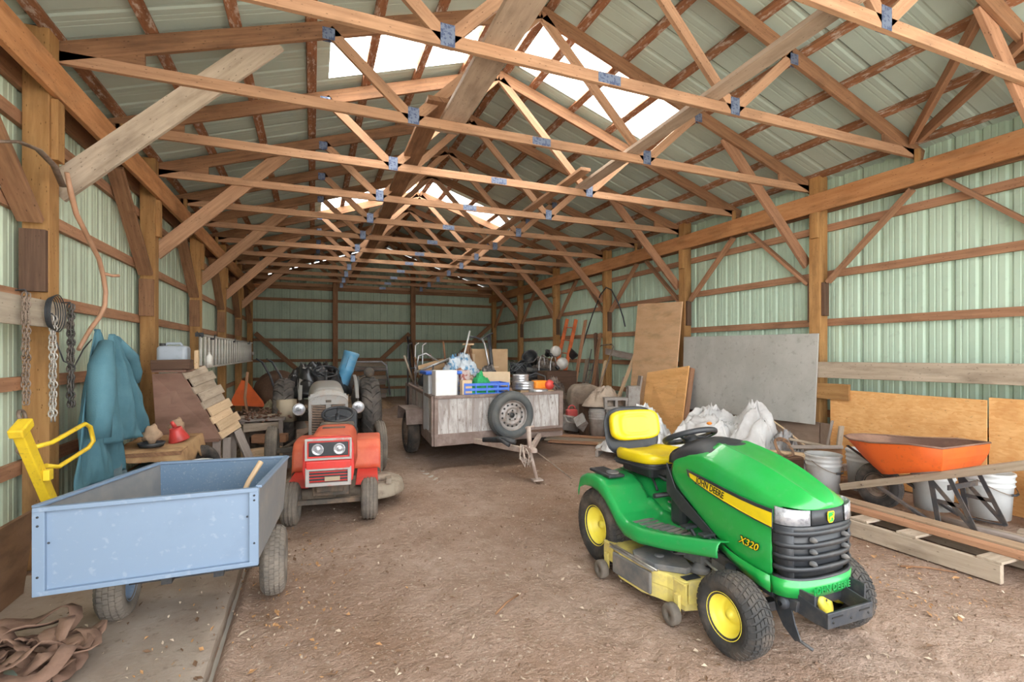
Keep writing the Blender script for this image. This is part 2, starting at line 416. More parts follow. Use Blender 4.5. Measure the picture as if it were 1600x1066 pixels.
# longitudinal knee braces below the plates
for k in range(-1,NB+1):
    yc=Y0+k*S+PD/2
    for side,X,sg in (('right',XR,1),('left',XL,-1)):
        for d in (-1,1):
            if (k==NB and d==1): continue
            w=.085 if side=='right' else .135
            t=.042
            yn=yc+d*(PD/2+.055)
            if side=='left' and d==1: continue
            wh='towards the front' if d<0 else 'towards the far end'
            pp={-1:'the post outside the view',NB:'the far corner post'}.get(k,'the %s post in view'%ORD[k])
            MB().beam((X+sg*.075,yn,2.36),(X+sg*.075,yn+d*.94,3.24),w,t,up=(0,-d,-1)).build('knee_brace',W_brown if side=='left' else W_girt,
              label='%s wall plank brace rising %s from %s'%(side,wh,pp),cat='brace',bevel=.003,group='wall braces on the %s side'%side)
# end wall posts + braces
for x,nm in ((.653,'left'),(3.11,'right')):
    MB().box((x,YE+.075,2.1),(.15,.15,4.2)).build('timber_post',W_brown,label='brown timber post on the far end wall, the %s one of the two mid posts'%nm,cat='post',bevel=.004)
for a,b,l in (((-1.6,2.05),(-.3,.8),'falling from the left corner'),((2.98,2.1),(1.9,1.1),'falling left from the right mid post'),((5.85,2.42),(4.3,1.05),'falling from the right corner')):
    MB().beam((a[0],YE+.0,a[1]),(b[0],YE+.0,b[1]),.04,.14,up=(1,0,1)).build('wall_brace',W_brown,label='diagonal plank brace on the end wall '+l,cat='brace',bevel=.003)
# cross knee braces (post to truss)
for k in range(-1,NB):
    y=Y0+k*S+PD+.072
    pp={-1:'post just outside the view'}.get(k,'%s post in view'%ORD[k])
    for side,X,sg in (('right',XR,1),('left',XL,-1)):
        if side=='right':
            a=(X+.06,y,2.62); b=(X-1.35,y,4.06)
            MB().beam(a,b,.04,.14,up=(1,0,1)).build('truss_brace',W_girt,label='slanted plank from the %s wall %s up to its roof truss'%(side,pp),cat='brace',group='braces from posts to trusses',bevel=.003)
        else:
            a=(X-.06,y,2.64); b=(X+1.38,y,4.07)
            MB().beam(a,b,.04,.19 if k==0 else .16,up=(1,0,-1)).build('truss_brace',W_grey if k<=0 else W_truss,label='slanted plank from the %s wall %s up to its roof truss'%(side,pp),cat='brace',group='braces from posts to trusses',bevel=.003)
# trusses
PLATE=paint('gusset_plate',(.22,.27,.38),(.10,.13,.24),scale=38,lo=.5,hi=.56,rough=.4,metal=.5)
def make_truss(y,lab,wm):
    t=thing('roof_truss',lab,'roof truss',(XC,y,3.54),group='roof trusses')
    zc=3.59; th=.038
    xa,xb=XL-.05,XR+.05
    MB().beam((xa,y,zc),(XC,y,zc),th,.089).build('bottom_chord',wm[0],t,bevel=.003)
    MB().beam((XC,y,zc),(xb,y,zc),th,.089).build('bottom_chord',wm[0],t,bevel=.003)
    def tz(x): return roofz(x)-.045-.075
    for s in (-1,1):
        x0=XC+s*(XC-XL+.15); 
        MB().beam((x0,y,tz(x0)),(XC,y,tz(XC)),th,.14,up=(0,0,1)).build('top_chord',wm[1],t,bevel=.003)
        x3=XC+s*1.28; x4=XC+s*2.0
        MB().beam((x3,y,zc),(XC+s*.03,y,tz(XC)-.05),th,.089,up=(1,0,0)).build('web',wm[2],t)
        MB().beam((x3,y,zc),(x4,y,tz(x4)),th,.089,up=(1,0,0)).build('web',wm[2],t)
        MB().prism([(XC+s*(XC-XL+.05),y-.015,3.56),(XC+s*(XC-XL-.5),y-.015,3.60),(XC+s*(XC-XL-.5),y-.015,3.73),(XC+s*(XC-XL+.05),y-.015,3.60)],(0,.03,0)).build('heel_block',wm[1],t)
    m=MB()
    for x,w,h in ((XC-1.28,.1,.15),(XC+1.28,.1,.15),(XC,.2,.075)):
        mm=MB()
        for d in (-1,1): mm.box((x,y+d*(th/2+.0012),zc+(h-.075)/2*.8),(w,.0022,h))
        mm.build('gusset_plate',PLATE,t)
    for x in (XC-2.0,XC+2.0):
        mm=MB()
        for d in (-1,1): mm.box((x,y+d*(th/2+.0012),tz(x)-.04),(.1,.0022,.1))
        mm.build('gusset_plate',PLATE,t)
    return t
TY=[]
for i in range(-3,11):
    y=Y0+PD+.03+i*S/2
    if y<.3 : continue
    TY.append(y)
nT=len(TY)
for i,y in enumerate(TY):
    pos='nearest the viewpoint' if i==0 else ('against the far end wall' if i==nT-1 else '%s from the front'%ORD[i])
    make_truss(y,'timber roof truss spanning the barn, %s'%pos,(W_truss,W_brown,W_truss))
# small blocks on the plate beam in front of mid-bay trusses
for i,y in enumerate(TY):
    if round((y-Y0-PD-.03)/(S/2))%2:
        for side,X,sg in (('right',XR,1),('left',XL,-1)):
            MB().box((X-sg*.02,y-.05,3.53),(.04,.04,.18)).build('beam_cleat',W_post,label='small upright cleat on the %s plate beam at the %s roof truss'%(side,ORD[i] if i<14 else 'last'),cat='block')
# lengthwise bracing on top of the bottom chords
W_palebr=wood('pale_brace_plank',(.58,.45,.35),(.42,.31,.23),stain=.35,grain=12)
def lengthplank(p0,p1,w,h,mat,lab,up=(0,0,1)):
    MB().beam(p0,p1,w,h,up=up).build('brace_plank',mat,label=lab,cat='plank',bevel=.004)
lengthplank((1.22,1.9,3.66),(1.22,4.75,3.66),.235,.045,W_palebr,'broad weathered grey plank laid lengthwise on the truss chords overhead')
lengthplank((1.06,4.4,3.78),(1.08,9.3,3.66),.2,.045,W_brown,'brown lengthwise plank continuing behind the grey one on the truss chords')
lengthplank((1.1,9.35,3.66),(1.1,16.4,3.66),.18,.045,W_brown,'lengthwise plank on the farthest truss chords')
lengthplank((3.05,1.7,3.66),(3.3,5.75,3.66),.16,.04,W_palebr,'pale lengthwise plank on the right half of the near truss chords')
lengthplank((3.12,5.3,3.74),(3.2,11.2,3.66),.14,.04,W_truss,'lengthwise plank on the right half of the middle truss chords')
lengthplank((3.2,11.25,3.66),(3.2,16.4,3.66),.14,.04,W_truss,'lengthwise plank on the right half of the far truss chords')
for a,b,l in (((XR-.12,3.22,3.70),(4.60,2.09,4.0),'steeper one'),((XR-.10,3.16,3.70),(5.0,2.0,3.86),'lower one')):
    MB().beam(a,b,.045,.10).build('roof_brace',W_girt,label='thin roof brace fanning out from the right plate beam near the viewpoint, the '+l,cat='brace',bevel=.003)
# translucent ridge strip over the skylights
for a,b in SKY:
    MB().prism([(XC-.2,a,roofz(XC-.2)+.03),(XC,a,roofz(XC)+.04),(XC+.2,a,roofz(XC+.2)+.03),(XC,a,roofz(XC)+.03)],(0,b-a,0)).build('ridge_cap',SKM,ce)
# ======================= COMMON: TYRES, TEXT, HEAPS =======================
RUB=paint('tyre_rubber',(.045,.044,.043),(.22,.17,.13),scale=5,lo=.42,hi=.75,amt=.75,rough=.85,bump=.3,bs=60,spec=.3)
RUBD=paint('dusty_rubber',(.13,.115,.10),(.30,.25,.20),scale=6,lo=.35,hi=.7,amt=.8,rough=.9,bump=.3,bs=50,spec=.2)
BLK=paint('black_plastic',(.03,.033,.038),(.12,.11,.10),scale=6,lo=.5,hi=.8,amt=.6,rough=.45)
BLKM=paint('black_steel',(.05,.055,.065),(.17,.15,.13),scale=9,lo=.45,hi=.75,amt=.7,rough=.5,metal=.3)
CHROME=paint('bare_steel',(.55,.54,.52),(.35,.31,.28),scale=8,rough=.35,metal=.8)
def tyre_profile(R,rr,w,n=9,sq=.62):
    """closed (radius, axial) section of a tyre"""
    pts=[]; h=R-rr
    for i in range(n+1):
        a=PI*(i/n)   # 0..pi over the crown
        x=-math.cos(a); y=math.sin(a)
        px=(abs(x)**sq)*(1 if x>0 else -1)*w/2*(1 if True else 1); py=rr+h*(y**sq if y>0 else 0)
        pts.append((py,px))
    pts[0]=(rr,-w*.36); pts[-1]=(rr,w*.36)
    pts+=[(rr+.004,w*.3),(rr+.004,-w*.3)]
    return pts
def crown(R,rr,w,s,sq=.62):
    """radius of the tyre surface at axial position s"""
    t=min(abs(s)/(w/2),.999); x=t**(1/sq); y=math.sqrt(max(0,1-x*x)); return rr+(R-rr)*(y**sq)
def tyre(parent,c,R,rr,w,axis=(1,0,0),tread='turf',mat=None,name='tyre',n=40,sq=.62):
    mat=mat or RUB; m=MB(); ax=Vector(axis).normalized(); a=Vector((0,0,1)); a=(a-ax*a.dot(ax)).normalized(); b=ax.cross(a); c=Vector(c)
    m.lathe(tyre_profile(R,rr,w,sq=sq),c,ax,n,closed=True)
    def P(th,s,h): r=crown(R,rr,w,s,sq)+h; return c+ax*s+(a*math.cos(th)+b*math.sin(th))*r
    def lug(path,tw,h):
        """path: list of (theta,s); tw angular width"""
        lo=[];hi=[]
        for th,s in path:
            lo.append((m.b.verts.new(P(th-tw/2,s,-.006)),m.b.verts.new(P(th+tw/2,s,-.006))))
            hi.append((m.b.verts.new(P(th-tw/2*.85,s,h)),m.b.verts.new(P(th+tw/2*.85,s,h))))
        for i in range(len(path)-1):
            m.face([hi[i][0],hi[i][1],hi[i+1][1],hi[i+1][0]]); m.face([lo[i][0],hi[i][0],hi[i+1][0],lo[i+1][0]]); m.face([hi[i][1],lo[i][1],lo[i+1][1],hi[i+1][1]])
        m.face([lo[0][0],lo[0][1],hi[0][1],hi[0][0]]); m.face([lo[-1][1],lo[-1][0],hi[-1][0],hi[-1][1]])
    if tread=='turf':
        N=int(2*PI*R/.034); rows=7
        for i in range(N):
            for j in range(rows):
                s0=-w*.47+w*.94*j/rows; s1=s0+w*.94/rows*.80; f=lambda s:2*PI*i/N+ .35*2*PI/N*abs(s)/(w*.16)
                lug([(f(s0),s0),(f(s1),s1)],2*PI/N*.76,.006)
    elif tread=='block':
        N=int(2*PI*R/.03); rows=5
        for i in range(N):
            for j in range(rows):
                s0=-w*.46+w*.92*j/rows; s1=s0+w*.92/rows*.82; th=2*PI*(i+(.5 if j%2 else 0))/N
                lug([(th,s0),(th,s1)],2*PI/N*.74,.005)
    elif tread=='ag':
        N=22
        for i in range(N):
            for sd in (-1,1):
                th=2*PI*(i+(.5 if sd>0 else 0))/N
                lug([(th,0.02*sd*w),(th-.14,sd*w*.25),(th-.25,sd*w*.44),(th-.29,sd*w*.495)],.10,.028)
    elif tread=='rib':
        for j in range(4):
            s=w*(-.3+.2*j); ring=[]
            K=n
            for k in range(K):
                th=2*PI*k/K; ring.append([m.b.verts.new(P(th,s+ds,h)) for ds,h in ((-.065*w,-.004),(-.055*w,.007),(.055*w,.007),(.065*w,-.004))])
            for k in range(K):
                A=ring[k];B=ring[(k+1)%K]
                for q in range(3): m.face([A[q],B[q],B[q+1],A[q+1]])
    elif tread=='road':
        N=int(2*PI*R/.03)
        for i in range(N):
            th=2*PI*i/N
            for j in (-1,0,1): lug([(th,w*(.27*j-.11)),(th,w*(.27*j+.11))],2*PI/N*.8,.004)
    return m.build(name,mat,parent,fix=False)
def rim(parent,c,rr,w,out,mat,name='rim',hub=None,dish=.3,hubr=.03):
    """wheel dish; out=+1/-1 the outward x side"""
    o=out; m=MB()
    prof=[(rr+.012,w*.40*o),(rr+.010,w*.36*o),(rr-.004,w*.34*o),(rr-.012,w*.20*o),(rr*.80,w*.02*o),(rr*.62,(w*.02-dish*w*.2)*o),(rr*.45,w*.03*o),(rr*.30,w*.09*o),(rr*.18,w*.10*o),(.012,w*.10*o)]
    m.lathe(prof,c,(1,0,0),32); r=m.build(name,mat,parent,solid=.003,fix=False,off=0)
    h=MB(); h.lathe([(hubr*.0+.001,w*.22*o),(hubr*.75,w*.22*o),(hubr*.8,w*.18*o),(hubr,w*.17*o),(hubr,w*.05*o)],c,(1,0,0),16); h.build('hub_cap',hub or mat,r,fix=False)
    return r
def text_mesh(txt,size,mat,origin,xdir,ydir,name,parent,extrude=.0008,shear=0,space=1.0,depth_off=.0,bold=0,xs=1):
    cu=bpy.data.curves.new('t','FONT'); cu.body=txt; cu.size=size; cu.extrude=extrude; cu.shear=shear; cu.space_character=space; cu.offset=bold; cu.resolution_u=3
    ob=bpy.data.objects.new('t',cu); COL.objects.link(ob); dg=bpy.context.evaluated_depsgraph_get(); dg.update()
    me=bpy.data.meshes.new_from_object(ob.evaluated_get(dg)); bpy.data.objects.remove(ob)
    me.transform(Matrix.Diagonal((xs,1,1,1))); x=Vector(xdir).normalized(); y=Vector(ydir); y=(y-x*y.dot(x)).normalized(); z=x.cross(y); o=Vector(origin)+z*depth_off
    me.transform(Matrix(((x.x,y.x,z.x,o.x),(x.y,y.y,z.y,o.y),(x.z,y.z,z.z,o.z),(0,0,0,1))))
    me.transform(world_m(parent).inverted())
    me.materials.clear(); me.materials.append(mat); q=bpy.data.objects.new(name,me); COL.objects.link(q); q.parent=parent; return q
def crumple(mb,c,rx,ry,h,seed=0,n=36,amp=.35,freq=3.0,flat=1.6,base=-.01):
    c=Vector(c)
    def fn(u,v):
        a=2*PI*u; r=v; e=1+.22*noise.noise(Vector((math.cos(a)*1.3,math.sin(a)*1.3,seed)))
        x=rx*r*math.cos(a)*e; y=ry*r*math.sin(a)*e
        z=h*max(0,(1-r**flat))
        p=Vector((x/max(rx,ry)*freq,y/max(rx,ry)*freq,seed*1.7))
        w=Vector((noise.noise(p*.7),noise.noise(p*.7+Vector((5,2,0))),0)); q=p*.8+w*1.1
        f=1.1*(1-2.2*abs(noise.noise(q)))+.42*(1-2.6*abs(noise.noise(q*2.1+Vector((3,1,0)))))+.16*(1-2.6*abs(noise.noise(q*4.6)))-.75
        edge=(1-r**4); z+=h*amp*f*edge*.62
        x+=rx*.10*noise.noise(q*1.7+Vector((9,0,2)))*edge; y+=ry*.10*noise.noise(q*1.7+Vector((0,9,2)))*edge
        if r>.999: z=base
        return c+Vector((x,y,max(z,base)))
    mb.grid(fn,n,max(8,n//2),cu=True); return mb
# ======================= GREEN RIDING MOWER =======================
GRN=paint('green_paint',(.012,.33,.055),(.03,.36,.09),scale=2,rough=.28,coat=.5,spec=.5,speck=.06,speckc=(.3,.4,.25))
GRND=paint('green_fender',(.015,.33,.075),(.12,.33,.14),scale=3,lo=.5,hi=.8,amt=.35,rough=.34,coat=.3,speck=.12,speckc=(.3,.3,.2))
YEL=paint('yellow_paint',(.95,.82,.10),(.70,.60,.22),scale=7,lo=.55,hi=.8,amt=.5,rough=.4)
YELS=paint('yellow_vinyl',(.80,.61,.008),(.68,.50,.015),scale=4,lo=.5,hi=.8,rough=.38,coat=.2)
YELD=paint('dirty_deck_yellow',(.84,.70,.20),(.42,.33,.20),scale=6,lo=.42,hi=.66,amt=.85,rough=.55)
PULC=paint('grey_pulley_cover',(.12,.125,.13),(.30,.26,.22),scale=7,lo=.4,hi=.7,amt=.8,rough=.6)
LENS=paint('headlamp_lens',(.50,.51,.54),(.26,.27,.30),scale=30,rough=.12,coat=.6,metal=.3)
MX=2.27
mw=thing('riding_mower','green riding lawn mower with yellow seat, yellow wheels and yellow cutting deck','mower',(MX,2.4,0))
def M3(x,Y,z): return (MX+x,Y,z)
for sd in (-1,1):
    t=tyre(mw,M3(sd*.345,3.0,.262),.255,.125,.215,tread='turf',name='rear_tyre'); rim(t,M3(sd*.345,3.0,.262),.125,.215,sd,YEL)
    t=tyre(mw,M3(sd*.36,1.835,.200),.192,.098,.165,tread='turf',name='front_tyre'); rim(t,M3(sd*.36,1.835,.200),.098,.165,sd,YEL,hubr=.024)
MB().beam(M3(-.3,1.835,.2),M3(.3,1.835,.2),.05,.05).build('front_axle',BLKM,mw,bevel=.006)
MB().beam(M3(-.3,3.0,.26),M3(.3,3.0,.26),.12,.14).build('transaxle',BLKM,mw,bevel=.02)
# frame rails
m=MB()
for sd in (-1,1): m.beam(M3(sd*.17,1.55,.335),M3(sd*.17,3.2,.36),.012,.085)
m.build('frame_rail',BLKM,mw,bevel=.002)
m=MB(); m.box(M3(0,2.35,.30),(.26,.34,.12)); m.lathe([(.09,.0),(.09,.05),(.05,.06),(.05,.11)],M3(-.06,2.3,.22),(0,0,1),20); m.lathe([(.055,0),(.055,.05)],M3(.05,2.1,.26),(0,0,1),16); m.build('drive_housing',PULC,mw,bevel=.012)
# hood loft -----------------------------------------------------------
HS=[ # Y, ztop, half width at crease, z crease, half width shoulder, z shoulder, half width belly, z belly, z bottom
 (2.44,.930,.085,.928,.205,.865,.235,.760,.700),
 (2.36,.948,.095,.950,.215,.880,.242,.740,.640),
 (2.26,.955,.10,.958,.220,.882,.246,.700,.585),
 (2.14,.945,.105,.948,.223,.870,.248,.660,.510),
 (2.02,.926,.105,.928,.224,.845,.248,.620,.445),
 (1.90,.898,.100,.899,.222,.815,.246,.590,.405),
 (1.80,.866,.095,.866,.215,.785,.243,.560,.385),
 (1.72,.832,.085,.831,.195,.757,.236,.530,.38)]
def hood():
    m=MB(); rows=[]
    for (Y,zt,wc,zc_,ws,zs,wb,zb,z0) in HS:
        half=[(0,zt),(wc*.55,zt-.002),(wc-.007,zc_-.001),(wc,zc_+.006),(wc+.007,zc_-.002),(wc+.022,zc_-.010),((wc+ws)/2+.01,(zc_*.6+zs*.4)-.006),(ws-.005,zs+.008),(ws+.006,zs-.012),(wb-.006,(zs+zb)/2),(wb,zb),(wb-.002,(zb+z0)/2),(wb-.012,z0)]
        rows.append((Y,half))
    def V3(Y,x,z): return M3(x,Y,z)
    vs=[]
    for Y,h in rows:
        ring=[(-x,z) for x,z in reversed(h[1:])]+h
        q=max(0,(Y-2.14)/.30)*.20; vs.append([m.b.verts.new(V3(Y-q*min(1,max(0,(z-.84)/.08)),x,z)) for x,z in ring])
    for i in range(len(vs)-1):
        for j in range(len(vs[0])-1): m.face([vs[i][j],vs[i+1][j],vs[i+1][j+1],vs[i][j+1]],None,True)
    # nose: the upper part (crown) closes in plan, the rest ends where the lamps and grille begin
    zt=HS[-1][1]; last=[(v.co.x-MX,v.co.z) for v in vs[-1]]
    n=len(last); up=[k for k,(x,z) in enumerate(last) if z>=.74]
    prev=[vs[-1][k] for k in up]
    for s,(Yf,sc,dz) in enumerate(((1.675,.93,.022),(1.635,.78,.050),(1.612,.52,.075),(1.604,.20,.088))):
        cur=[]
        for k in up:
            x,z=last[k]; zz=.735+(z-.735)*(1-dz/.11*.9)
            cur.append(m.b.verts.new(M3(x*sc,Yf,zz)))
        for a in range(len(up)-1): m.face([prev[a],cur[a],cur[a+1],prev[a+1]],None,True)
        prev=cur
    m.face(prev)
    return m.build('hood',GRN,mw,solid=.006,fix=True,sub=1)
hd=hood()
# nose bands
def plan(a,sc=1.0,w=.234,yb=1.725,d=.118):
    """a in -90..90 deg, 0 = front centre"""
    t=math.radians(a); return (w*sc*(abs(math.sin(t))**.78)*(1 if t>0 else -1), yb-d*sc*(abs(math.cos(t))**.72))
def band(m,a0,a1,z0,z1,s0=1,s1=1,n=24,thick=0):
    prev=None
    for i in range(n+1):
        a=a0+(a1-a0)*i/n; x0,y0=plan(a,s0); x1,y1=plan(a,s1)
        za=z0(a) if callable(z0) else z0; zb=z1(a) if callable(z1) else z1
        c=[m.b.verts.new(M3(x0,y0,za)),m.b.verts.new(M3(x1,y1,zb))]
        if prev: m.face([prev[0],c[0],c[1],prev[1]],None,True)
        prev=c
    return m
band(MB(),-90,90,.400,.664,.86,.90).build('grille',BLK,mw,solid=.004,fix=False)
for z in (.632,.575,.520,.465,.415):
    m=MB(); band(m,-88,88,z-.012,z+.010,.97,1.01,28); o=m.build('grille_bar',BLK,mw,solid=.014,fix=False,off=0)
for sd in (-1,1):
    m=MB(); band(m,sd*90,sd*52,lambda a:.40+.10*max(0,(abs(a)-60)/30)**2,.66,.955,.985,10); m.build('grille_cheek',BLK,mw,solid=.012,fix=False,off=0)
m=MB(); band(m,-90,90,.635,.664,.965,.99,24); band(m,-90,90,.395,.425,.955,.965,24); m.build('grille_edge',BLK,mw,solid=.012,fix=False,off=0)
m=MB()
for z in (.60,.545,.49):
    for a in (-20,26):
        x,y=plan(a,1.0); m.lathe([(.013,0),(.012,.02),(.002,.034)],M3(x,y+.01,z),(0,-1,.0),10)
m.build('grille_clip',PULC,mw)
for sd in (-1,1):
    m=MB(); band(m,sd*88,sd*24,lambda a:.668+.0*abs(a),lambda a:.736+.012*abs(a)/88,1.005,.985,16)
    lp=m.build('headlight',LENS,mw,solid=.006,fix=False)
band(MB(),-22,22,.668,.738,1.0,.985,10).build('badge_panel',BLK,mw,solid=.005,fix=False)
# emblem: rounded shield, green with yellow rim and a leaping deer mark
def emblem():
    e=thing('emblem',None,None,(0,0,0)); e.parent=mw
    def sh(s,y,mat,nm):
        pts=[(-.022,.018),(-.018,.026),(.018,.026),(.022,.018),(.020,-.014),(.010,-.026),(-.010,-.026),(-.020,-.014)]
        return MB().prism([M3(p[0]*s,y,.702+p[1]*s) for p in pts],(0,.003,0)).build(nm,mat,e,bevel=.001)
    sh(1.05,1.597,YELS,'emblem_rim'); sh(.88,1.5955,GRN,'emblem_field')
    m=MB(); y=1.594
    for a,b,w in (((-.013,-.002),(.010,.004),.006),((.008,.003),(.015,.011),.004),((-.012,-.003),(-.017,-.013),.003),((-.010,-.004),(-.006,-.014),.003),((.008,.001),(.012,-.010),.003),((.013,.010),(.006,.017),.002),((.014,.010),(.016,.018),.002)):
        m.beam(M3(a[0],y,.702+a[1]),M3(b[0],y,.702+b[1]),.002,w,up=(0,0,1))
    m.build('deer_mark',YELS,e)
emblem()
# green bumper skirt
m=MB(); band(m,-90,90,.335,.415,1.03,1.05,30); band(m,-90,90,.415,.424,1.05,.95,30)
for sd in (-1,1):
    pr=None
    for Y,za,zb,x in ((1.722,.335,.415,.243),(1.80,.345,.42,.247),(1.88,.37,.43,.249),(1.96,.40,.445,.249),(2.04,.435,.47,.248)):
        c=[m.b.verts.new(M3(sd*x,Y,za)),m.b.verts.new(M3(sd*(x+.004),Y,zb))]
        if pr: m.face([pr[0],c[0],c[1],pr[1]],None,True)
        pr=c
m.build('bumper',GRN,mw,solid=.005,fix=False)
text_mesh('JOHN DEERE',.042,GRND,M3(-.115,1.598,.352),(1,0,0),(0,0,1),'embossed_lettering',mw,extrude=.003,space=1.05)
# side stripe with lettering on both sides
INK=paint('black_ink',(.015,.015,.015),rough=.5)
for sd in (-1,1):
    st=thing('side_stripe',None,None,(0,0,0)); st.parent=mw
    def xs(Y): return MX+sd*(.2535 if Y>1.85 else .2535-(1.85-Y)*.06)
    top=[(2.285,.800),(2.2,.789),(2.1,.775),(2.0,.761),(1.9,.748),(1.8,.738),(1.712,.733)]
    bot=[(1.712,.640),(1.8,.652),(1.9,.668),(2.0,.685),(2.1,.706),(2.2,.732),(2.27,.762)]
    MB().prism([(xs(Y)-sd*.004,Y,z) for Y,z in top+bot],(sd*.006,0,0)).build('stripe_surround',BLK,st,bevel=.001)
    top2=[(2.262,.784),(2.2,.774),(2.1,.759),(2.0,.744),(1.9,.731),(1.8,.721),(1.714,.716)]
    bot2=[(1.714,.648),(1.8,.660),(1.9,.676),(2.0,.693),(2.1,.714),(2.2,.740),(2.25,.758)]
    MB().prism([(xs(Y)+sd*.002,Y,z) for Y,z in top2+bot2],(sd*.001,0,0)).build('stripe',YELS,st)
    Ys,Yn=(2.195,1.99); zz=lambda Y:.704-.0+(Y-1.99)*.165
    if sd<0: text_mesh('JOHN DEERE',.050,INK,(xs(2)-.0035,2.205,.743),(0,-1,-.2),(0,-.2,1),'lettering',st,bold=.0006,xs=.72)
    else: text_mesh('JOHN DEERE',.050,INK,(xs(2)+.0035,1.98,.702),(0,1,.2),(0,-.2,1),'lettering',st,bold=.0006,xs=.72)
    if sd<0:
        text_mesh('X320',.052,INK,(MX-.2500,1.905,.512),(0,-1,-.06),(0,-.1,1),'model_number',mw,extrude=.002,shear=.3,bold=.003)
        text_mesh('X320',.052,YELS,(MX-.2515,1.905,.512),(0,-1,-.06),(0,-.1,1),'model_number',mw,extrude=.003,shear=.3)
# dash cowl + black lower side cover
m=MB()
def cowl(u,v):
    a=PI*u; Y=2.47-.30*v; w=.226-.012*v; zt=(.90,.945,.966,.968,.955,.935)[min(5,int(v*5+.01))]
    return M3(-w*math.cos(a)*(1 if abs(math.cos(a))<.5 else 1)**1, Y-.05*math.sin(a)*v, .80+(zt-.80)*(math.sin(a)**.55 if math.sin(a)>0 else 0))
m.grid(cowl,20,10); m.build('dash_cowl',BLK,mw,solid=.006)
for sd in (-1,1):
    MB().prism([M3(sd*.238,Y,z) for Y,z in ((2.47,.80),(2.39,.66),(2.28,.60),(2.10,.50),(2.05,.455),(2.16,.475),(2.34,.54),(2.47,.62))],(sd*.008,0,0)).build('lower_cowl',BLK,mw,bevel=.003)
MB().box(M3(0,2.44,.60),(.40,.12,.38)).build('pedestal',BLK,mw,bevel=.03)
# steering column and wheel
m=MB(); m.tube([M3(0,2.42,.80),M3(0,2.52,.90)],[.045,.028],14); m.build('steering_column',BLK,mw)
sw=thing('steering_wheel',None,None,M3(0,2.535,.92)); sw.parent=mw; sw.location=(0,.135,.92)
tilt=Matrix.Rotation(math.radians(-24),3,'X')
def tw(p): return Vector(M3(0,2.535,.92))+tilt@Vector(p)
MB().tube([tw((.158*math.cos(2*PI*k/36),.158*math.sin(2*PI*k/36),.015)) for k in range(36)],.018,10,closed=True).build('wheel_rim',BLK,sw)
m=MB(); m.lathe([(.001,.02),(.035,.018),(.05,.0),(.045,-.03)],tw((0,0,0)),tilt@Vector((0,0,1)),18); m.build('wheel_hub',BLK,sw)
for a in (90,205,335):
    t=math.radians(a); m=MB(); m.tube([tw((.03*math.cos(t),.03*math.sin(t),0)),tw((.09*math.cos(t),.09*math.sin(t),-.006)),tw((.155*math.cos(t),.155*math.sin(t),.013))],[.02,.016,.012],8,flat=.55); m.build('wheel_spoke',BLK,sw)
# fenders and footrests ------------------------------------------------
FP=[(3.20,.50),(3.18,.565),(3.11,.597),(3.02,.607),(2.93,.597),(2.85,.560),(2.77,.495),(2.70,.435),(2.62,.400),(2.48,.400),(2.3,.422),(2.15,.450),(2.03,.472),(1.98,.482)]
for sd in (-1,1):
    m=MB()
    def fen(u,v):
        t=u*(len(FP)-1); i=min(int(t),len(FP)-2); f=t-i; Y=FP[i][0]*(1-f)+FP[i+1][0]*f; z=FP[i][1]*(1-f)+FP[i+1][1]*f
        front=max(0,min(1,(2.62-Y)/.6))
        xin=.16 if Y>2.7 else .14; xo=.445-max(0,(2.50-Y))*.25
        prof=[(xin,.02 if Y>2.75 else .05),(xin+.04,.012),((xin+xo)/2,.0),(xo-.045,.006),(xo-.018,.010),(xo,-.008),(xo+.008,-.04),(xo+.004,-.075)]
        k=v*(len(prof)-1); j=min(int(k),len(prof)-2); g=k-j
        x=prof[j][0]*(1-g)+prof[j+1][0]*g; dz=prof[j][1]*(1-g)+prof[j+1][1]*g
        return M3(sd*x,Y,z+dz)
    m.grid(fen,52,14); m.build('fender',GRND,mw,solid=.006,fix=True)
    # console with cup holder let into the fender top
    m=MB(); m.box(M3(sd*.315,3.03,.619),(.13,.27,.022)); m.build('fender_console',BLK,mw,bevel=.01)
    m=MB(); m.lathe([(.038,0),(.045,.012),(.045,.0),(.036,-.001)],M3(sd*.315,2.955,.631),(0,0,1),20); m.lathe([(.036,.002),(.001,.002)],M3(sd*.315,2.955,.631),(0,0,1),20); m.build('cup_holder',PULC,mw)
    m=MB()
    for k in range(9): m.beam(M3(sd*.22,2.62-.05*k,.404+.0055*max(0,k-2)),M3(sd*(.39-.012*k),2.60-.05*k,.404+.0055*max(0,k-2)),.03,.006)
    m.build('footrest_tread',PULC,mw)
# centre tunnel under the seat and in front of it
m=MB()
def tun(u,v):
    Y=3.2-1.12*u; h=.60-.0*u if Y>2.86 else .60-.12*min(1,(2.86-Y)/.3)
    if Y<2.5: h=.48+.06*(2.5-Y)/.4
    x=-.175+.35*v; e=abs(v-.5)*2
    return M3(x,Y,h-(h-.36)*(e**5))
m.grid(tun,24,16); m.build('centre_tunnel',GRND,mw,solid=.004)
m=MB()
m.box(M3(-.10,2.50,.515),(.09,.16,.012)); m.box(M3(.10,2.50,.515),(.09,.16,.012)); m.build('tunnel_mat',PULC,mw,bevel=.003)
m=MB(); m.tube([M3(-.10,2.56,.54),M3(-.12,2.60,.555),M3(-.235,2.60,.555)],.016,10); m.build('lift_pedal',BLK,mw)
for dy,dz in ((2.24,.0),(2.10,.01)):
    m=MB(); m.tube([M3(-.26,dy-.06,.41),M3(-.26,dy-.02,.45),M3(-.265,dy,.475)],.011,8); m.box(M3(-.27,dy+.005,.482),(.085,.05,.016)); m.build('foot_pedal',BLK,mw,bevel=.005)
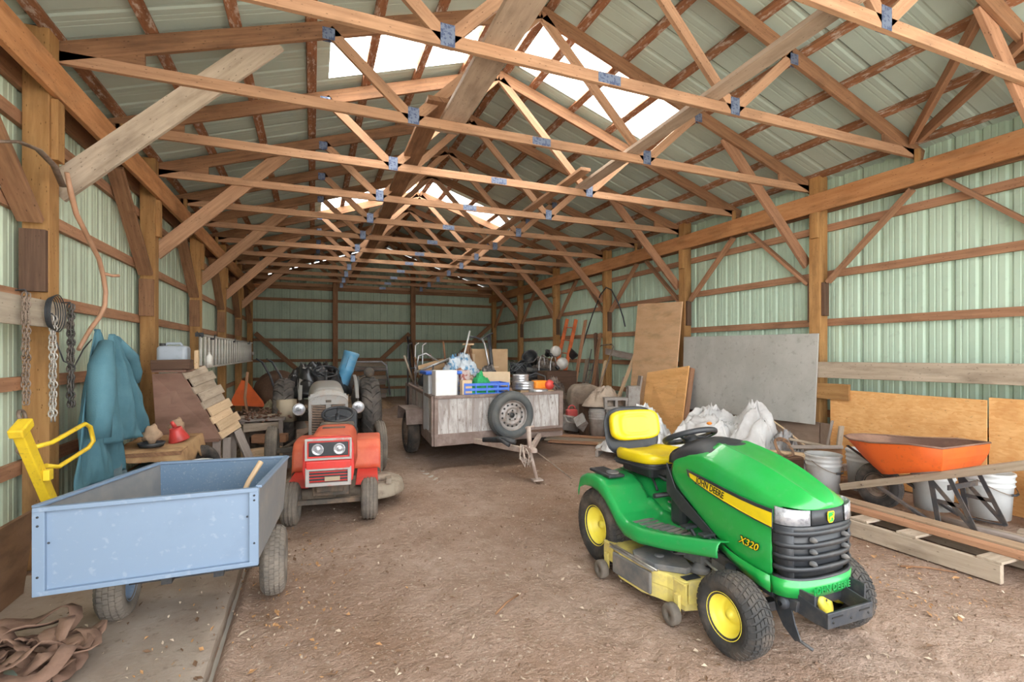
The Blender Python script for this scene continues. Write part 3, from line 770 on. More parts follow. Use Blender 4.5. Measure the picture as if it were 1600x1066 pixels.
# seat
seat=thing('seat',None,None,(0,0,0)); seat.parent=mw; seat.location=(0,.55,.6)
MB().box(M3(0,2.94,.655),(.26,.34,.09)).build('seat_base',BLK,seat,bevel=.02)
m=MB(); 
for sd in (-1,1): m.tube([M3(sd*.09,2.82,.62),M3(sd*.11,2.76,.60),M3(sd*.13,2.70,.555)],.008,6)
m.tube([M3(-.06,2.78,.63),M3(-.02,2.72,.60)],.014,8); m.build('seat_adjuster',BLKM,seat)
def rr_(u,w,h,e=4):
    a=2*PI*u; c,s_=math.cos(a),math.sin(a); r=(abs(c)**e+abs(s_)**e)**(-1/e); return (w*r*c,h*r*s_)
def cushion(m,cen,w,h,t,tiltm,edge=.32,hol=.0,e=4,bol=0):
    def fn(u,v):
        # v 0..1 from front centre over the edge to the back
        x,y=rr_(u,1,1,e); k=min(1,v/.8); rad=math.sin(k*PI/2)**.75 if v<.8 else 1-(v-.8)*1.2
        z=t*(1-max(0,(k-.55)/.45)**2.4) if v<.8 else -t*.6*((v-.8)/.2)
        p=abs(x*rad)
        z+= bol*(min(1,max(0,(p-.45)/.3)))*(1 if k<.97 else 0) - hol*math.exp(-((rad-.62)/.05)**2)
        return Vector(cen)+tiltm@Vector((x*rad*w,y*rad*h,z))
    m.grid(fn,40,22,cu=True); return m
TB=Matrix.Rotation(math.radians(76),3,'X'); TS=Matrix.Rotation(math.radians(-4),3,'X')@Matrix.Rotation(0,3,'Y')
# backrest faces forward (-y)
TB=Matrix(((1,0,0),(0,.22,-.975),(0,.975,.22)))
cushion(MB(),M3(0,3.15,.925),.218,.115,.042,TB,hol=.005,bol=.012).build('backrest_cushion',YELS,seat)
cushion(MB(),M3(0,3.175,.880),.242,.185,.012,TB,e=3.2).build('seat_shell',BLK,seat,solid=.012)
cushion(MB(),M3(0,2.90,.725),.222,.235,.045,Matrix.Rotation(math.radians(-3),3,'X'),hol=.004,bol=.022).build('seat_cushion',YELS,seat)
cushion(MB(),M3(0,2.905,.700),.238,.25,.008,Matrix.Rotation(math.radians(-3),3,'X')).build('seat_pan',BLK,seat,solid=.02)
m=MB()
for k in range(7): m.box(M3(-.06+.02*k,3.17,.80),(.008,.012,.05))
m.build('seat_vent',PULC,seat)
# mower deck -----------------------------------------------------------
dk=thing('mower_deck',None,None,(0,0,0)); dk.parent=mw; dk.location=(0,0,.1)
out=[(-.46,2.72),(-.50,2.60),(-.485,2.40),(-.42,2.25),(-.40,2.13),(-.24,2.09),(-.05,2.13),(.2,2.14),(.38,2.16),(.44,2.3),(.44,2.62),(.36,2.76),(.1,2.80),(-.2,2.80),(-.38,2.79)]
m=MB(); m.prism([M3(x,y,.145) for x,y in out],(0,0,.085)); m.build('deck_shell',YELD,dk,bevel=.014,seg=3)
m=MB(); o2=[(x*1.0+(.0),y) for x,y in out]; prev=None
for x,y in out+[out[0]]:
    c=[m.b.verts.new(M3(x*.995,y,.075)),m.b.verts.new(M3(x*.99,y,.16))]
    if prev: m.face([prev[0],c[0],c[1],prev[1]])
    prev=c
m.build('deck_skirt',YELD,dk,solid=.004)
def puc(cx,cy,rz):
    pts=[(-.15,-.09),(-.10,-.13),(.06,-.13),(.20,-.03),(.20,.02),(.06,.11),(-.10,.12),(-.16,.06)]; R=Matrix.Rotation(rz,3,'Z')
    P=[Vector(M3(cx,cy,.232))+R@Vector((a,b,0)) for a,b in pts]
    m=MB(); m.prism(P,(0,0,.035)); m.lathe([(.03,.0),(.03,.008),(.018,.012),(.001,.012)],Vector(M3(cx-.02,cy,.265)),(0,0,1),16)
    for q in P[::2]: m.lathe([(.012,0),(.012,.012),(.001,.014)],q*.92+Vector(M3(cx,cy,.232))*.08+Vector((0,0,-.004)),(0,0,1),10)
    m.build('pulley_cover',PULC,dk,bevel=.008)
puc(-.335,2.40,math.radians(-80)); puc(.22,2.52,math.radians(-105))
m=MB()
for (px,py,pr) in ((-.235,2.20,.065),(-.13,2.24,.05),(-.27,2.66,.045)): m.lathe([(.001,.05),(pr*.4,.05),(pr*.5,.03),(pr,.028),(pr*.85,.018),(pr,.006),(pr*.5,.0)],M3(px,py,.236),(0,0,1),22)
m.beam(M3(-.29,2.24,.252),M3(-.31,2.62,.252),.012,.01); m.beam(M3(-.18,2.20,.252),M3(.2,2.40,.252),.012,.01); m.build('belt_and_pulleys',PULC,dk)
MB().box(M3(-.33,2.165,.2335),(.10,.05,.003)).build('warning_decal',BLK,dk)
m=MB(); m.box(M3(-.20,2.25,.30),(.09,.14,.06)); m.box(M3(-.19,2.08,.30),(.05,.10,.09)); m.tube([M3(-.22,2.5,.30),M3(-.25,2.4,.26),M3(-.24,2.3,.30)],.01,8); m.build('lift_linkage',PULC,mw,bevel=.008)
m=MB(); m.beam(M3(-.505,2.66,.155),M3(-.475,2.32,.155),.02,.13,up=(0,0,1)); m.build('chute_deflector',PULC,dk,bevel=.01)
m=MB(); m.tube([M3(-.49,2.72,.245),M3(-.465,2.28,.245)],.006,8); m.beam(M3(-.485,2.70,.236),M3(-.46,2.30,.236),.05,.006); m.build('chute_hinge',CHROME,dk)
for (bx,by) in ((-.49,2.78),(-.44,2.16)):
    m=MB(); m.box(M3(bx+.03,by-.0,.17),(.006,.11,.12)); m.box(M3(bx+.06,by+.0,.222),(.08,.09,.006)); m.box(M3(bx+.015,by,.11),(.02,.035,.10)); m.build('wheel_bracket',YELD,dk,bevel=.002)
    t=MB(); t.lathe([(.012,.026),(.05,.026),(.058,.018),(.058,-.018),(.05,-.026),(.012,-.026),(.012,-.015),(.0,-.015)],M3(bx-.025,by,.060),(1,0,0),24); t.build('gauge_wheel',RUBD,dk)
for (bx,by) in ((.46,2.76),(.44,2.2)):
    t=MB(); t.lathe([(.001,.026),(.05,.026),(.058,.018),(.058,-.018),(.05,-.026),(.001,-.026)],M3(bx+.02,by,.060),(1,0,0),20); t.build('gauge_wheel',RUBD,dk)
m=MB(); m.box(M3(-.36,2.10,.185),(.08,.006,.12)); m.box(M3(-.28,2.085,.16),(.09,.006,.16)); m.build('front_bracket',YELD,dk,bevel=.002)
m=MB(); m.tube([M3(-.20,2.33,.33),M3(-.215,2.0,.26)],.011,8); m.build('lift_rod',CHROME,mw)
m=MB(); m.tube([M3(-.24,1.98,.30),M3(-.25,1.96,.36)],[.022,.028],10); m.build('knob',BLK,mw)
m=MB()
for a,b in (((-.19,2.05),(-.19,1.62)),): m.beam(M3(-.21,2.15,.365),M3(-.19,1.62,.30),.02,.05)
for k in range(4): m.box(M3(-.215,2.12-.12*k,.36-.014*k),(.012,.06,.03))
m.build('side_channel',BLKM,mw,bevel=.003)
# front weight bracket
fb=thing('front_bracket',None,None,(0,0,0)); fb.parent=mw; fb.location=(0,-.9,.25)
for sd in (-1,1):
    MB().prism([M3(-.03+sd*.15,Y,z) for Y,z in ((1.75,.36),(1.66,.36),(1.54,.335),(1.49,.33),(1.49,.268),(1.54,.26),(1.66,.27),(1.75,.29))],(sd*-.008,0,0)).build('side_plate',BLKM,fb,bevel=.002)
MB().box(M3(-.03,1.49,.298),(.30,.012,.068)).build('front_plate',BLKM,fb,bevel=.003)
MB().box(M3(-.03,1.53,.264),(.29,.08,.008)).build('bottom_plate',BLKM,fb)
m=MB()
for x in (-.10,.10): m.box(M3(x*.9-.03,1.4835,.31),(.07,.003,.006))
for x in (-.13,0,.13): m.lathe([(.006,0),(.006,.003),(.001,.003)],M3(x*.9-.03,1.4845,.29),(0,-1,0),8)
m.build('slot',INK,fb)
m=MB(); m.lathe([(.055,-.01),(.055,.01),(.03,.014),(.012,.014),(.012,-.014),(.03,-.014)],M3(.0,1.63,.285),(.3,-1,.5),20,closed=True); m.build('idler_pulley',YEL,mw)
m=MB(); m.prism([M3(-.20,Y,z) for Y,z in ((1.75,.33),(1.66,.33),(1.63,.22),(1.60,.155),(1.63,.14),(1.69,.18),(1.73,.24))],(.008,0,0)); m.tube([M3(-.195,1.63,.155),M3(-.17,1.56,.13)],.008,8); m.lathe([(.03,0),(.03,.02),(.012,.03)],M3(-.205,1.68,.30),(-1,0,0),16); m.build('lock_lever',BLKM,mw,bevel=.002)
m=MB(); m.box(M3(0,1.80,.32),(.30,.35,.10)); m.build('engine_base',BLKM,mw,bevel=.02)
# ======================= LEFT SIDE =======================
CARTM=paint('blue_grey_steel',(.20,.275,.385),(.155,.21,.30),scale=2.5,lo=.5,hi=.8,amt=.6,rough=.45,speck=.12,speckc=(.6,.62,.65))
CARTS=paint('dusty_grey_steel',(.20,.20,.205),(.30,.27,.24),scale=7,lo=.4,hi=.7,amt=.6,rough=.6)
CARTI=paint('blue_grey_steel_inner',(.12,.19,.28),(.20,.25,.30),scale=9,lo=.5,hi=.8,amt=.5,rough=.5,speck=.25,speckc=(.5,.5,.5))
# --- dump cart ---
ct=thing('dump_cart','blue-grey steel tip cart with two lugged tyres, parked on the concrete edge','cart',(-.68,3.3,0))
A=[(-1.165,2.87),(-.262,2.87),(-.160,3.58),(-.885,3.67)]   # near-left, near-right, far-right, far-left (top)
B=[(-1.155,2.89),(-.272,2.89),(-.185,3.55),(-.87,3.63)]
zt=[.776,.776,.785,.785]; zb=[.392,.392,.46,.46]
def q3(p,z): return (p[0],p[1],z)
m=MB(); m.shell([q3(A[1],zt[1]),q3(A[2],zt[2]),q3(B[2],zb[2]),q3(B[1],zb[1])],[(0,1,2,3)]); m.build('side_panel',[CARTS],ct,solid=.012,fix=False,off=0)
m=MB(); m.shell([q3(A[0],zt[0]),q3(A[3],zt[3]),q3(B[3],zb[3]),q3(B[0],zb[0])],[(0,1,2,3)]); m.build('side_panel',CARTS,ct,solid=.012,fix=False,off=0)
m=MB(); m.shell([q3(A[3],zt[3]),q3(A[2],zt[2]),q3(B[2],zb[2]),q3(B[3],zb[3])],[(0,1,2,3)]); m.build('front_panel',CARTI,ct,solid=.012,fix=False,off=0)
m=MB(); m.shell([q3(B[0],zb[0]),q3(B[1],zb[1]),q3(B[2],zb[2]),q3(B[3],zb[3])],[(0,1,2,3)]); m.build('cart_floor',CARTI,ct,solid=.01,fix=False,off=0)
tg=MB(); 
x0,x1=-1.165,-.262; yf=2.845
tg.shell([(x0+.045,yf+.022,.395),(x1-.04,yf+.022,.400),(x1-.04,yf+.022,.765),(x0+.045,yf+.022,.765)],[(0,1,2,3)])
t=tg.build('tailgate',CARTM,ct,solid=.006,off=0,fix=False)
m=MB(); m.box((x0+.022,yf+.012,.582),(.046,.026,.392)); m.build('tailgate_post',CARTM,t,bevel=.003)
m=MB(); m.box((x1-.020,yf+.012,.582),(.044,.026,.392)); m.build('tailgate_post',CARTM,t,bevel=.003)
m=MB(); m.beam((x0,yf+.010,.772),(x1,yf+.010,.772),.028,.022); m.build('top_lip',CARTM,t,bevel=.004)
m=MB(); m.beam((x0,yf+.012,.394),(x1,yf+.012,.394),.03,.022); m.build('bottom_lip',CARTM,t,bevel=.003)
m=MB()
for x,z in ((x0+.02,.74),(x0+.02,.70),(x0+.02,.47),(x0+.06,.62),(x1-.018,.745),(x1-.018,.72),(x1-.018,.50),(x1-.05,.64)): m.lathe([(.005,0),(.005,.003),(.001,.004)],(x,yf-.001,z),(0,-1,0),8)
m.build('bolt',BLK,t)
m=MB(); m.beam(q3(A[1],.782),q3(A[2],.79),.03,.014); m.beam(q3(A[0],.782),q3(A[3],.79),.03,.014); m.beam(q3(A[3],.79),q3(A[2],.79),.03,.014); m.build('rim_flange',CARTM,ct,bevel=.003)
m=MB(); m.beam((-.95,3.36,.20),(-.30,3.36,.20),.035,.035); m.box((-.75,3.36,.30),(.05,.25,.2)); m.box((-.5,3.36,.30),(.05,.25,.2)); m.beam((-.62,3.5,.36),(-.62,4.4,.33),.05,.04); m.build('axle_frame',BLKM,ct)
for x,sd in ((-1.0,-1),(-.222,1)):
    w=tyre(ct,(x,3.37,.205),.198,.10,.145,tread='block',name='wheel',mat=RUBD); rim(w,(x,3.37,.205),.10,.145,sd,CARTM,name='rim'); rim(w,(x,3.37,.205),.10,.145,-sd,CARTM,name='rim')
setp(MB().tube([(-.42,3.22,.56),(-.36,3.35,.70),(-.30,3.42,.80)],[.012,.015,.017],10).build('tool_handle',W_pale),'pale wooden tool handle sticking out of the tip cart','handle')
# --- strap pile, rusty sheet, floor bits bottom left ---
STR=paint('brown_webbing',(.27,.16,.11),(.17,.095,.065),scale=5,rough=.85,bump=.3,bs=60); STG=paint('green_webbing',(.17,.20,.16),(.25,.24,.18),scale=5,rough=.85)
def loopribbon(m,c,R,z,seed,w=.05,turns=1.0,n=40):
    rr=random.Random(seed); pts=[]; ph=rr.random()*6
    for i in range(n+1):
        a=ph+2*PI*turns*i/n; r=R*(1+.35*math.sin(2*a+seed)+.15*math.sin(5*a+seed*2)); pts.append((c[0]+r*math.cos(a),c[1]+r*.8*math.sin(a),z+.025*math.sin(3*a+seed)+.02*math.sin(7*a)))
    prev=None
    for i,p in enumerate(pts):
        a=pts[min(i+1,n)]; b=pts[max(i-1,0)]; d=Vector(a)-Vector(b); s=Vector((-d.y,d.x,0)).normalized(); tilt=.6*math.sin(i*.35+seed); o=s*w/2*math.cos(tilt)+Vector((0,0,1))*w/2*math.sin(tilt)
        c2=[m.b.verts.new(Vector(p)+o),m.b.verts.new(Vector(p)-o)]
        if prev: m.face([prev[0],c2[0],c2[1],prev[1]],None,True)
        prev=c2
for i,(c,R,mat,nm,n) in enumerate((((-1.22,2.82),.25,STR,'brown webbing straps in a loose heap, on the left behind the cart wheel',12),((-1.32,2.50),.20,STG,'greenish flattened hose and strap loops lying in front of the brown straps',6))):
    m=MB()
    for k in range(n): loopribbon(m,(c[0]+.05*math.sin(k*2.1),c[1]+.05*math.cos(k*1.7)),R*(.55+.5*rnd.random()),.06+.011*k,k+i*20,w=.06)
    m.build('strap_heap',mat,solid=.006,off=0,fix=False,label=nm,cat='straps')
RUSTB=wood('stained_sheet',(.33,.20,.12),(.22,.12,.07),grain=3,stain=.6,knots=.2)
setp(MB().beam((-1.60,3.40,.27),(-1.60,3.86,.27),.02,.52,up=(.12,0,1)).build('wood_sheet',RUSTB),'brown stained wood sheet leaning on the left wall by the straps','board')
# --- weathered board with hanging chains ---
setp(MB().beam((XL+.025,3.1,1.735),(XL+.025,4.46,1.735),.035,.175).build('hanging_board',wood('pale_weathered_board',(.56,.48,.38),(.42,.35,.27),stain=.3)),'pale weathered board across the nearest left post, hung with chains','board')
RST=paint('rusty_iron',(.30,.23,.18),(.16,.11,.08),scale=12,rough=.7,metal=.4,bump=.3); SLV=paint('galvanised_chain',(.55,.52,.48),(.33,.29,.25),scale=15,rough=.45,metal=.5)
def chain(x,y,z0,z1,mat,lab,ls=.034,r=.0045,strands=1,wob=.006):
    m=MB()
    for s in range(strands):
        k=0; z=z0
        while z>z1:
            w=ls*.32; a=(k%2)*PI/2+.3*math.sin(k); yy=y+(s-(strands-1)/2)*.022+wob*math.sin(k*.9+s); xx=x+.008*(s%2)
            pts=[(xx+math.cos(a)*w*math.cos(t)*1.0,yy+math.sin(a)*w*math.cos(t),z+ls*.62*math.sin(t)) for t in [2*PI*i/8 for i in range(8)]]
            m.tube(pts,r,5,closed=True); z-=ls*.78; k+=1
    h=thing('chain',lab,'chain',(x,y,z1)); m.build('links',mat,h)
    MB().tube([(XL+.03,y,z0+.03),(x,y,z0+.035),(x+.012,y,z0+.01),(x,y,z0-.02)],.005,6).build('hook',BLKM,h)
    return h
chain(XL+.075,3.83,1.82,1.17,RST,'rusty double chain with a hook, hung leftmost on the pale board',strands=2)
chain(XL+.075,4.16,1.70,1.02,SLV,'shiny twisted grey chain hanging below the wire coil',strands=2,ls=.04)
chain(XL+.075,4.42,1.80,1.10,paint('black_chain',(.07,.065,.06),(.18,.15,.13),scale=14,rough=.5,metal=.4),'black heavy chain hung at the right end of the pale board',strands=2,ls=.04,r=.006)
m=MB()
for k in range(5):
    m.tube([(XL+.07+.006*k,4.15+(.075+.008*k)*math.cos(t)+.01*k,1.74+(.10+.006*k)*math.sin(t)) for t in [2*PI*i/20 for i in range(20)]],.0035,5,closed=True)
m.build('wire_coil',BLK,label='coil of dark wire hung on the pale board above the grey chain',cat='wire')
setp(MB().tube([(XL+.06,4.2,1.62),(XL+.09,4.28,1.42),(XL+.10,4.42,1.38),(XL+.08,4.62,1.5),(XL+.07,4.8,1.58)],.005,6).build('loose_wire',BLKM),'thin dark wire looping between the chains and the coat','wire')
# --- hook iron low left ---
m=MB(); m.lathe([(.028,-.008),(.04,-.008),(.04,.008),(.028,.008)],(XL+.06,3.83,1.10),(1,0,.2),16,closed=True); m.tube([(XL+.06,3.83,1.06),(XL+.07,3.80,.98),(XL+.06,3.78,.90),(XL+.07,3.82,.86)],.011,6); m.build('pulley_hook',RST,label='iron ring and hook hanging under the leftmost chain',cat='hook')
# --- scythe handle and old curved iron ---
SN=paint('smooth_ash_wood',(.50,.28,.17),(.36,.19,.11),scale=4,rough=.5)
m=MB(); pts=[(XL+.10,4.30,2.72),(XL+.10,4.36,2.60),(XL+.10,4.45,2.47),(XL+.11,4.62,2.34),(XL+.10,4.85,2.22),(XL+.09,4.97,2.10),(XL+.09,5.02,1.98),(XL+.09,5.0,1.86),(XL+.08,4.92,1.76),(XL+.07,4.78,1.66),(XL+.06,4.6,1.50)]
sc=thing('scythe_handle','curved brown wooden scythe handle hanging above the blue coat','tool handle',(XL+.08,4.7,1.5)); m.tube(pts,[.014]+[.017]*9+[.014],10).build('snath',SN,sc)
MB().tube([(XL+.10,4.96,2.12),(XL+.14,5.0,2.11),(XL+.17,5.05,2.12)],[.014,.012,.013],8).build('grip',SN,sc)
setp(MB().tube([(XL+.06,3.55,2.63),(XL+.08,3.75,2.71),(XL+.09,3.95,2.74),(XL+.09,4.15,2.71),(XL+.08,4.30,2.62)],[.022]*5,6,flat=.4).build('iron_bow',RST),'old bent iron bow hung across the nearest left post near its top','iron')
# --- blue coat ---
CO=paint('blue_coat_cloth',(.115,.245,.30),(.07,.165,.21),scale=3,lo=.35,hi=.75,rough=.9,bump=.25,bs=120,spec=.15); COL_=paint('coat_lining',(.12,.17,.19),rough=.9)
coat=thing('coat','teal blue long coat hanging from a nail on the left wall','coat',(XL+.18,4.75,.42))
def coatfn(u,v,y0,y1,zt,zb,cy,x0,seed,amp=.045,spread=1.0,bulge=.06):
    # v=0 at the peg, 1 at hem; u across
    k=v**.75; ya=cy+(y0-cy)*k*spread; yb=cy+(y1-cy)*k*spread
    y=ya+(yb-ya)*u; z=zt+(zb-zt)*v-.06*k*abs(u-.5)*0
    fold=amp*(.25+k)*(math.sin(u*17+seed+1.5*math.sin(v*3))*.6+.7*noise.noise(Vector((u*7,v*1.6,seed)))+.45*noise.noise(Vector((u*14,v*5,seed+4)))+.28*noise.noise(Vector((u*30,v*7,seed+8))))
    x=x0+bulge*math.sin(PI*min(1,max(0,u)))*(.4+.6*k)+fold
    return (max(x,XL-.0+.02),y,z)
m=MB(); m.grid(lambda u,v:coatfn(u,v,4.27,5.34,1.655,.50+.0,4.68,XL+.13,1.0),60,40); m.build('coat_body',CO,coat,solid=.006,fix=False,off=0)
m=MB(); m.grid(lambda u,v:coatfn(u,v,4.62,5.62,1.62,.78-.06*u,4.72,XL+.21,5.0,.05),44,34); m.build('coat_front',CO,coat,solid=.006,fix=False,off=0)
def sleeve(m,pts,rs,seed):
    m.tube(pts,rs,16)
    for v in m.b.verts: v.co+=v.normal*0+Vector((noise.noise(v.co*14+Vector((seed,0,0))),noise.noise(v.co*12+Vector((0,seed,0))),0))*.022
m=MB(); sleeve(m,[(XL+.22,4.62,1.55),(XL+.23,4.52,1.38),(XL+.24,4.46,1.18),(XL+.24,4.44,1.0),(XL+.24,4.43,.86)],[.05,.085,.085,.075,.068],3); m.build('sleeve',CO,coat)
m=MB(); sleeve(m,[(XL+.20,4.85,1.57),(XL+.22,5.12,1.45),(XL+.23,5.25,1.30),(XL+.22,5.28,1.22)],[.05,.06,.055,.045],8); m.build('collar',CO,coat)
MB().box((XL+.155,4.63,.58),(.004,.11,.13)).build('pocket_flap',CO,coat,bevel=.002)
m=MB(); m.grid(lambda u,v:coatfn(u,v,4.86,5.20,.62,.42,5.05,XL+.15,9,.04),14,8); m.build('lining',COL_,coat,solid=.004,fix=False)
# red can behind coat
RED=paint('red_plastic',(.62,.06,.05),(.42,.05,.04),scale=4,rough=.4)
g=thing('fuel_can','red plastic fuel can between the coat and the second left post','can',(XL+.02,5.85,.88)); MB().box((XL-.055,5.85,1.10),(.15,.30,.40)).build('can_body',RED,g,bevel=.035,seg=4); MB().tube([(XL-.05,5.76,1.30),(XL-.05,5.80,1.36),(XL-.05,5.90,1.36),(XL-.05,5.94,1.30)],.014,8).build('handle',RED,g)
# --- yellow lifting arm ---
YP=paint('yellow_enamel',(.86,.60,.03),(.70,.46,.03),scale=5,rough=.4,speck=.35,speckc=(.25,.15,.05))
yl=thing('stand_arm','yellow steel arm with a bent tube handle, leaning upright against the left wall','stand',(XL+.28,3.72,.1))
a=Vector((-1.43,3.38,1.06)); b=Vector((-1.40,3.98,.10)); 
MB().beam(a,b,.05,.066).build('box_arm',YP,yl,bevel=.006)
MB().beam(a+Vector((0,-.05,-.01)),a+Vector((0,.06,.045)),.065,.05).build('top_clamp',YP,yl,bevel=.008)
MB().tube([(-1.42,3.47,.96),(-1.38,3.58,.965),(-1.33,3.88,1.03),(-1.33,3.96,1.0),(-1.33,4.01,.90),(-1.34,3.96,.865),(-1.40,3.72,.80),(-1.42,3.62,.83)],.013,10).build('handle',YP,yl)
m=MB(); m.box(a.lerp(b,.28)+Vector((.04,0,0)),(.03,.05,.06)); m.lathe([(.012,0),(.012,.02)],a.lerp(b,.45)+Vector((.03,0,0)),(1,0,0),10); m.build('latch_lug',YP,yl,bevel=.003)
setp(MB().lathe([(.045,-.02),(.05,0),(.045,.02)],(-1.62,3.45,.70),(1,0,0),14).build('red_knob',RED),'small red cap at the left edge beside the yellow arm','cap')
# --- workbench with cloth, funnel, gloves ---
tb=thing('work_table','low table covered with a stained brown cloth beside the coat','table',(-1.33,5.55,0))
MB().box((-1.33,5.50,.60),(.52,.85,.03)).build('table_top',W_brown,tb)
for dx in (-.22,.22):
    for dy in (-.38,.38): MB().box((-1.33+dx,5.55+dy,.29),(.05,.05,.58)).build('leg',W_brown,tb)
CL=paint('stained_canvas',(.50,.31,.15),(.28,.15,.07),scale=5,lo=.4,hi=.65,rough=.9,bump=.5,bs=30)
m=MB()
def cl(u,v):
    x=-1.60+.62*u; y=5.05+.98*v; over=max(0,x-(-1.07))+max(0,5.12-y)*.7
    z=.635-over*2.6*(.5+.5*abs(math.sin(v*4+u)))+.012*noise.noise(Vector((x*8,y*8,0)))+.008*noise.noise(Vector((x*22,y*22,3)))
    return (x-over*.6,y,z)
m.grid(cl,26,30); m.build('table_cloth',CL,label='crumpled stained brown canvas draped over the low table',cat='cloth',solid=.006,fix=False)
fn=thing('funnel','red plastic funnel lying on the brown canvas','funnel',(-1.2,5.42,.85)); MB().lathe([(.085,0),(.088,.012),(.055,.10),(.05,.13)],(-1.17,5.50,.645),(-.25,-.1,1),20).build('cone',RED,fn,solid=.003)
MB().tube([(-1.205,5.49,.775),(-1.23,5.48,.83)],[.02,.014],10).build('spout',RED,fn)
setp(MB().ball((-1.36,5.40,.725),(.075,.09,.085),18,12,noise_amp=.5,seed=4).build('work_glove',paint('tan_leather',(.45,.30,.19),(.30,.19,.12),scale=9,rough=.8)),'crumpled tan leather glove on the brown canvas left of the funnel','glove')
setp(MB().ball((-1.22,5.62,.74),(.06,.07,.10),18,12,noise_amp=.6,seed=9).build('work_glove',MT['tan_leather']),'second tan glove standing crumpled behind the red funnel','glove')
setp(MB().lathe([(.001,0),(.09,0),(.105,.035),(.095,.035),(.085,.01),(.001,.008)],(-1.33,5.26,.645),(0,0,1),24).build('oil_pan',BLK),'small black pan on the brown canvas near the table edge','pan')
TUB=paint('teal_plastic',(.05,.16,.19),(.10,.20,.22),scale=5,rough=.5)
tu=thing('storage_tub','dark teal plastic tub under the low table','tub',(-1.28,5.35,0)); MB().box((-1.28,5.35,.20),(.40,.60,.40),taper=1.08).build('tub_body',TUB,tu,bevel=.03); MB().box((-1.28,5.35,.415),(.46,.66,.03)).build('lid',TUB,tu,bevel=.01)
for x,y,l in ((-1.08,4.66,'nearer the coat hem'),(-.86,4.75,'nearer the cart corner')):
    wc=thing('paint_tin','small dirty white tin behind the cart, %s'%l,'tin',(x,y,0)); MB().lathe([(.001,0),(.085,0),(.085,.56),(.09,.57),(.09,.585),(.078,.585),(.078,.57),(.001,.57)],(x,y,0),(0,0,1),20).build('tin_body',paint('dirty_white',(.62,.60,.55),(.40,.34,.28),scale=9,rough=.6),wc)
# flat wheel under the hopper
wl_=thing('loose_wheel','small dirty rubber tyre standing under the slatted hopper','wheel',(-.98,6.12,.25)); 
tyre(wl_,(-1.06,5.80,.27),.265,.15,.10,axis=(.85,-.5,0),tread='road',name='tyre_ring'); MB().lathe([(.17,-.03),(.1,-.01),(.05,.02),(.001,.02)],(-1.06,5.80,.27),(.85,-.5,0),20).build('rim',RST,wl_)
# --- slatted hopper (sloping feeder) ---
hp=thing('slatted_feeder','old brown plywood feeder with a sloping slatted front, on board legs','feeder',(-1.25,7.0,0))
PLB=wood('brown_plywood_side',(.28,.17,.125),(.20,.11,.08),grain=3,stain=.5,knots=.1)
PN=[(-1.52,6.02,1.26),(-1.265,6.01,1.27),(-1.08,6.02,.93),(-.90,6.03,.55),(-1.47,5.98,.555)]
MB().prism(PN,(.005,.018,0)).build('side_panel',PLB,hp,bevel=.002)
off=Vector((.12,.46,.06))
PF=[Vector(p)+off for p in PN]; MB().prism(PF,(.005,.018,0)).build('side_panel',PLB,hp,bevel=.002)
sl0=Vector(PN[1]); sl1=Vector(PN[3]); nrm=off.cross(sl1-sl0).normalized(); nrm=nrm if nrm.z>0 else -nrm
SLN=9
for k in range(SLN):
    t=(k+.5)/SLN; p=sl0.lerp(sl1,t); ex=off.normalized()*(.05 if k%2 else -.01)
    MB().beam(p+nrm*(.012+.012*(k%2))+ex*.4,p+off+nrm*(.012+.012*(k%2))+ex,(sl1-sl0).length/SLN*(1.12 if k%2 else .9),.016,up=nrm).build('slat',W_pale if k>4 else W_grey,hp,bevel=.003)
for p in ((-.96,6.06),(-.87,6.10),(-.86,6.45),(-1.42,6.06)): MB().box((p[0],p[1]+.04,.27),(.075,.03,.56)).build('leg',W_silver,hp,bevel=.003)
MB().beam((-.80,6.35,.60),(-.62,6.5,.05),.03,.09).build('leg',W_silver,hp)
MB().box((-1.15,6.25,.55),(.5,.46,.03),rz=-.1).build('feeder_floor',PLB,hp)
MB().box((-1.33,6.25,1.285),(.30,.50,.025),rz=-.2).build('top_board',PLB,hp)
db=thing('drawer_box','dark narrow wooden drawer box on top of the feeder','box',(-1.36,6.08,1.30)); m=MB(); m.beam((-1.53,6.02,1.35),(-1.19,6.02,1.355),.02,.10); m.beam((-1.53,6.14,1.35),(-1.19,6.14,1.355),.02,.10); m.beam((-1.19,6.03,1.35),(-1.19,6.14,1.35),.02,.10); m.build('box_sides',W_old,db,bevel=.002); m=MB(); m.beam((-1.52,6.08,1.308),(-1.2,6.08,1.308),.10,.012); m.build('box_bottom',W_old,db)
jc=thing('jerry_can','grey-blue plastic jerrycan on top of the feeder by the second left post','can',(-1.40,6.34,1.30))
MB().box((-1.40,6.34,1.425),(.28,.22,.25)).build('can_body',paint('grey_blue_plastic',(.42,.47,.53),(.33,.36,.40),scale=5,rough=.4),jc,bevel=.04,seg=4)
MB().tube([(-1.48,6.34,1.545),(-1.46,6.34,1.575),(-1.34,6.34,1.575),(-1.32,6.34,1.545)],.014,8).build('handle',MT['grey_blue_plastic'],jc); MB().lathe([(.03,0),(.03,.03),(.001,.032)],(-1.49,6.28,1.545),(0,0,1),14).build('cap',BLK,jc)
setp(MB().box((-1.17,6.24,1.40),(.035,.07,.20)).build('wood_offcut',W_pale,bevel=.003),'small pale wood offcut standing beside the jerrycan','block')
setp(MB().box((-1.30,6.20,1.325),(.2,.06,.05)).build('wood_offcut',W_pale,bevel=.003),'small pale wood offcut lying in front of the jerrycan','block')
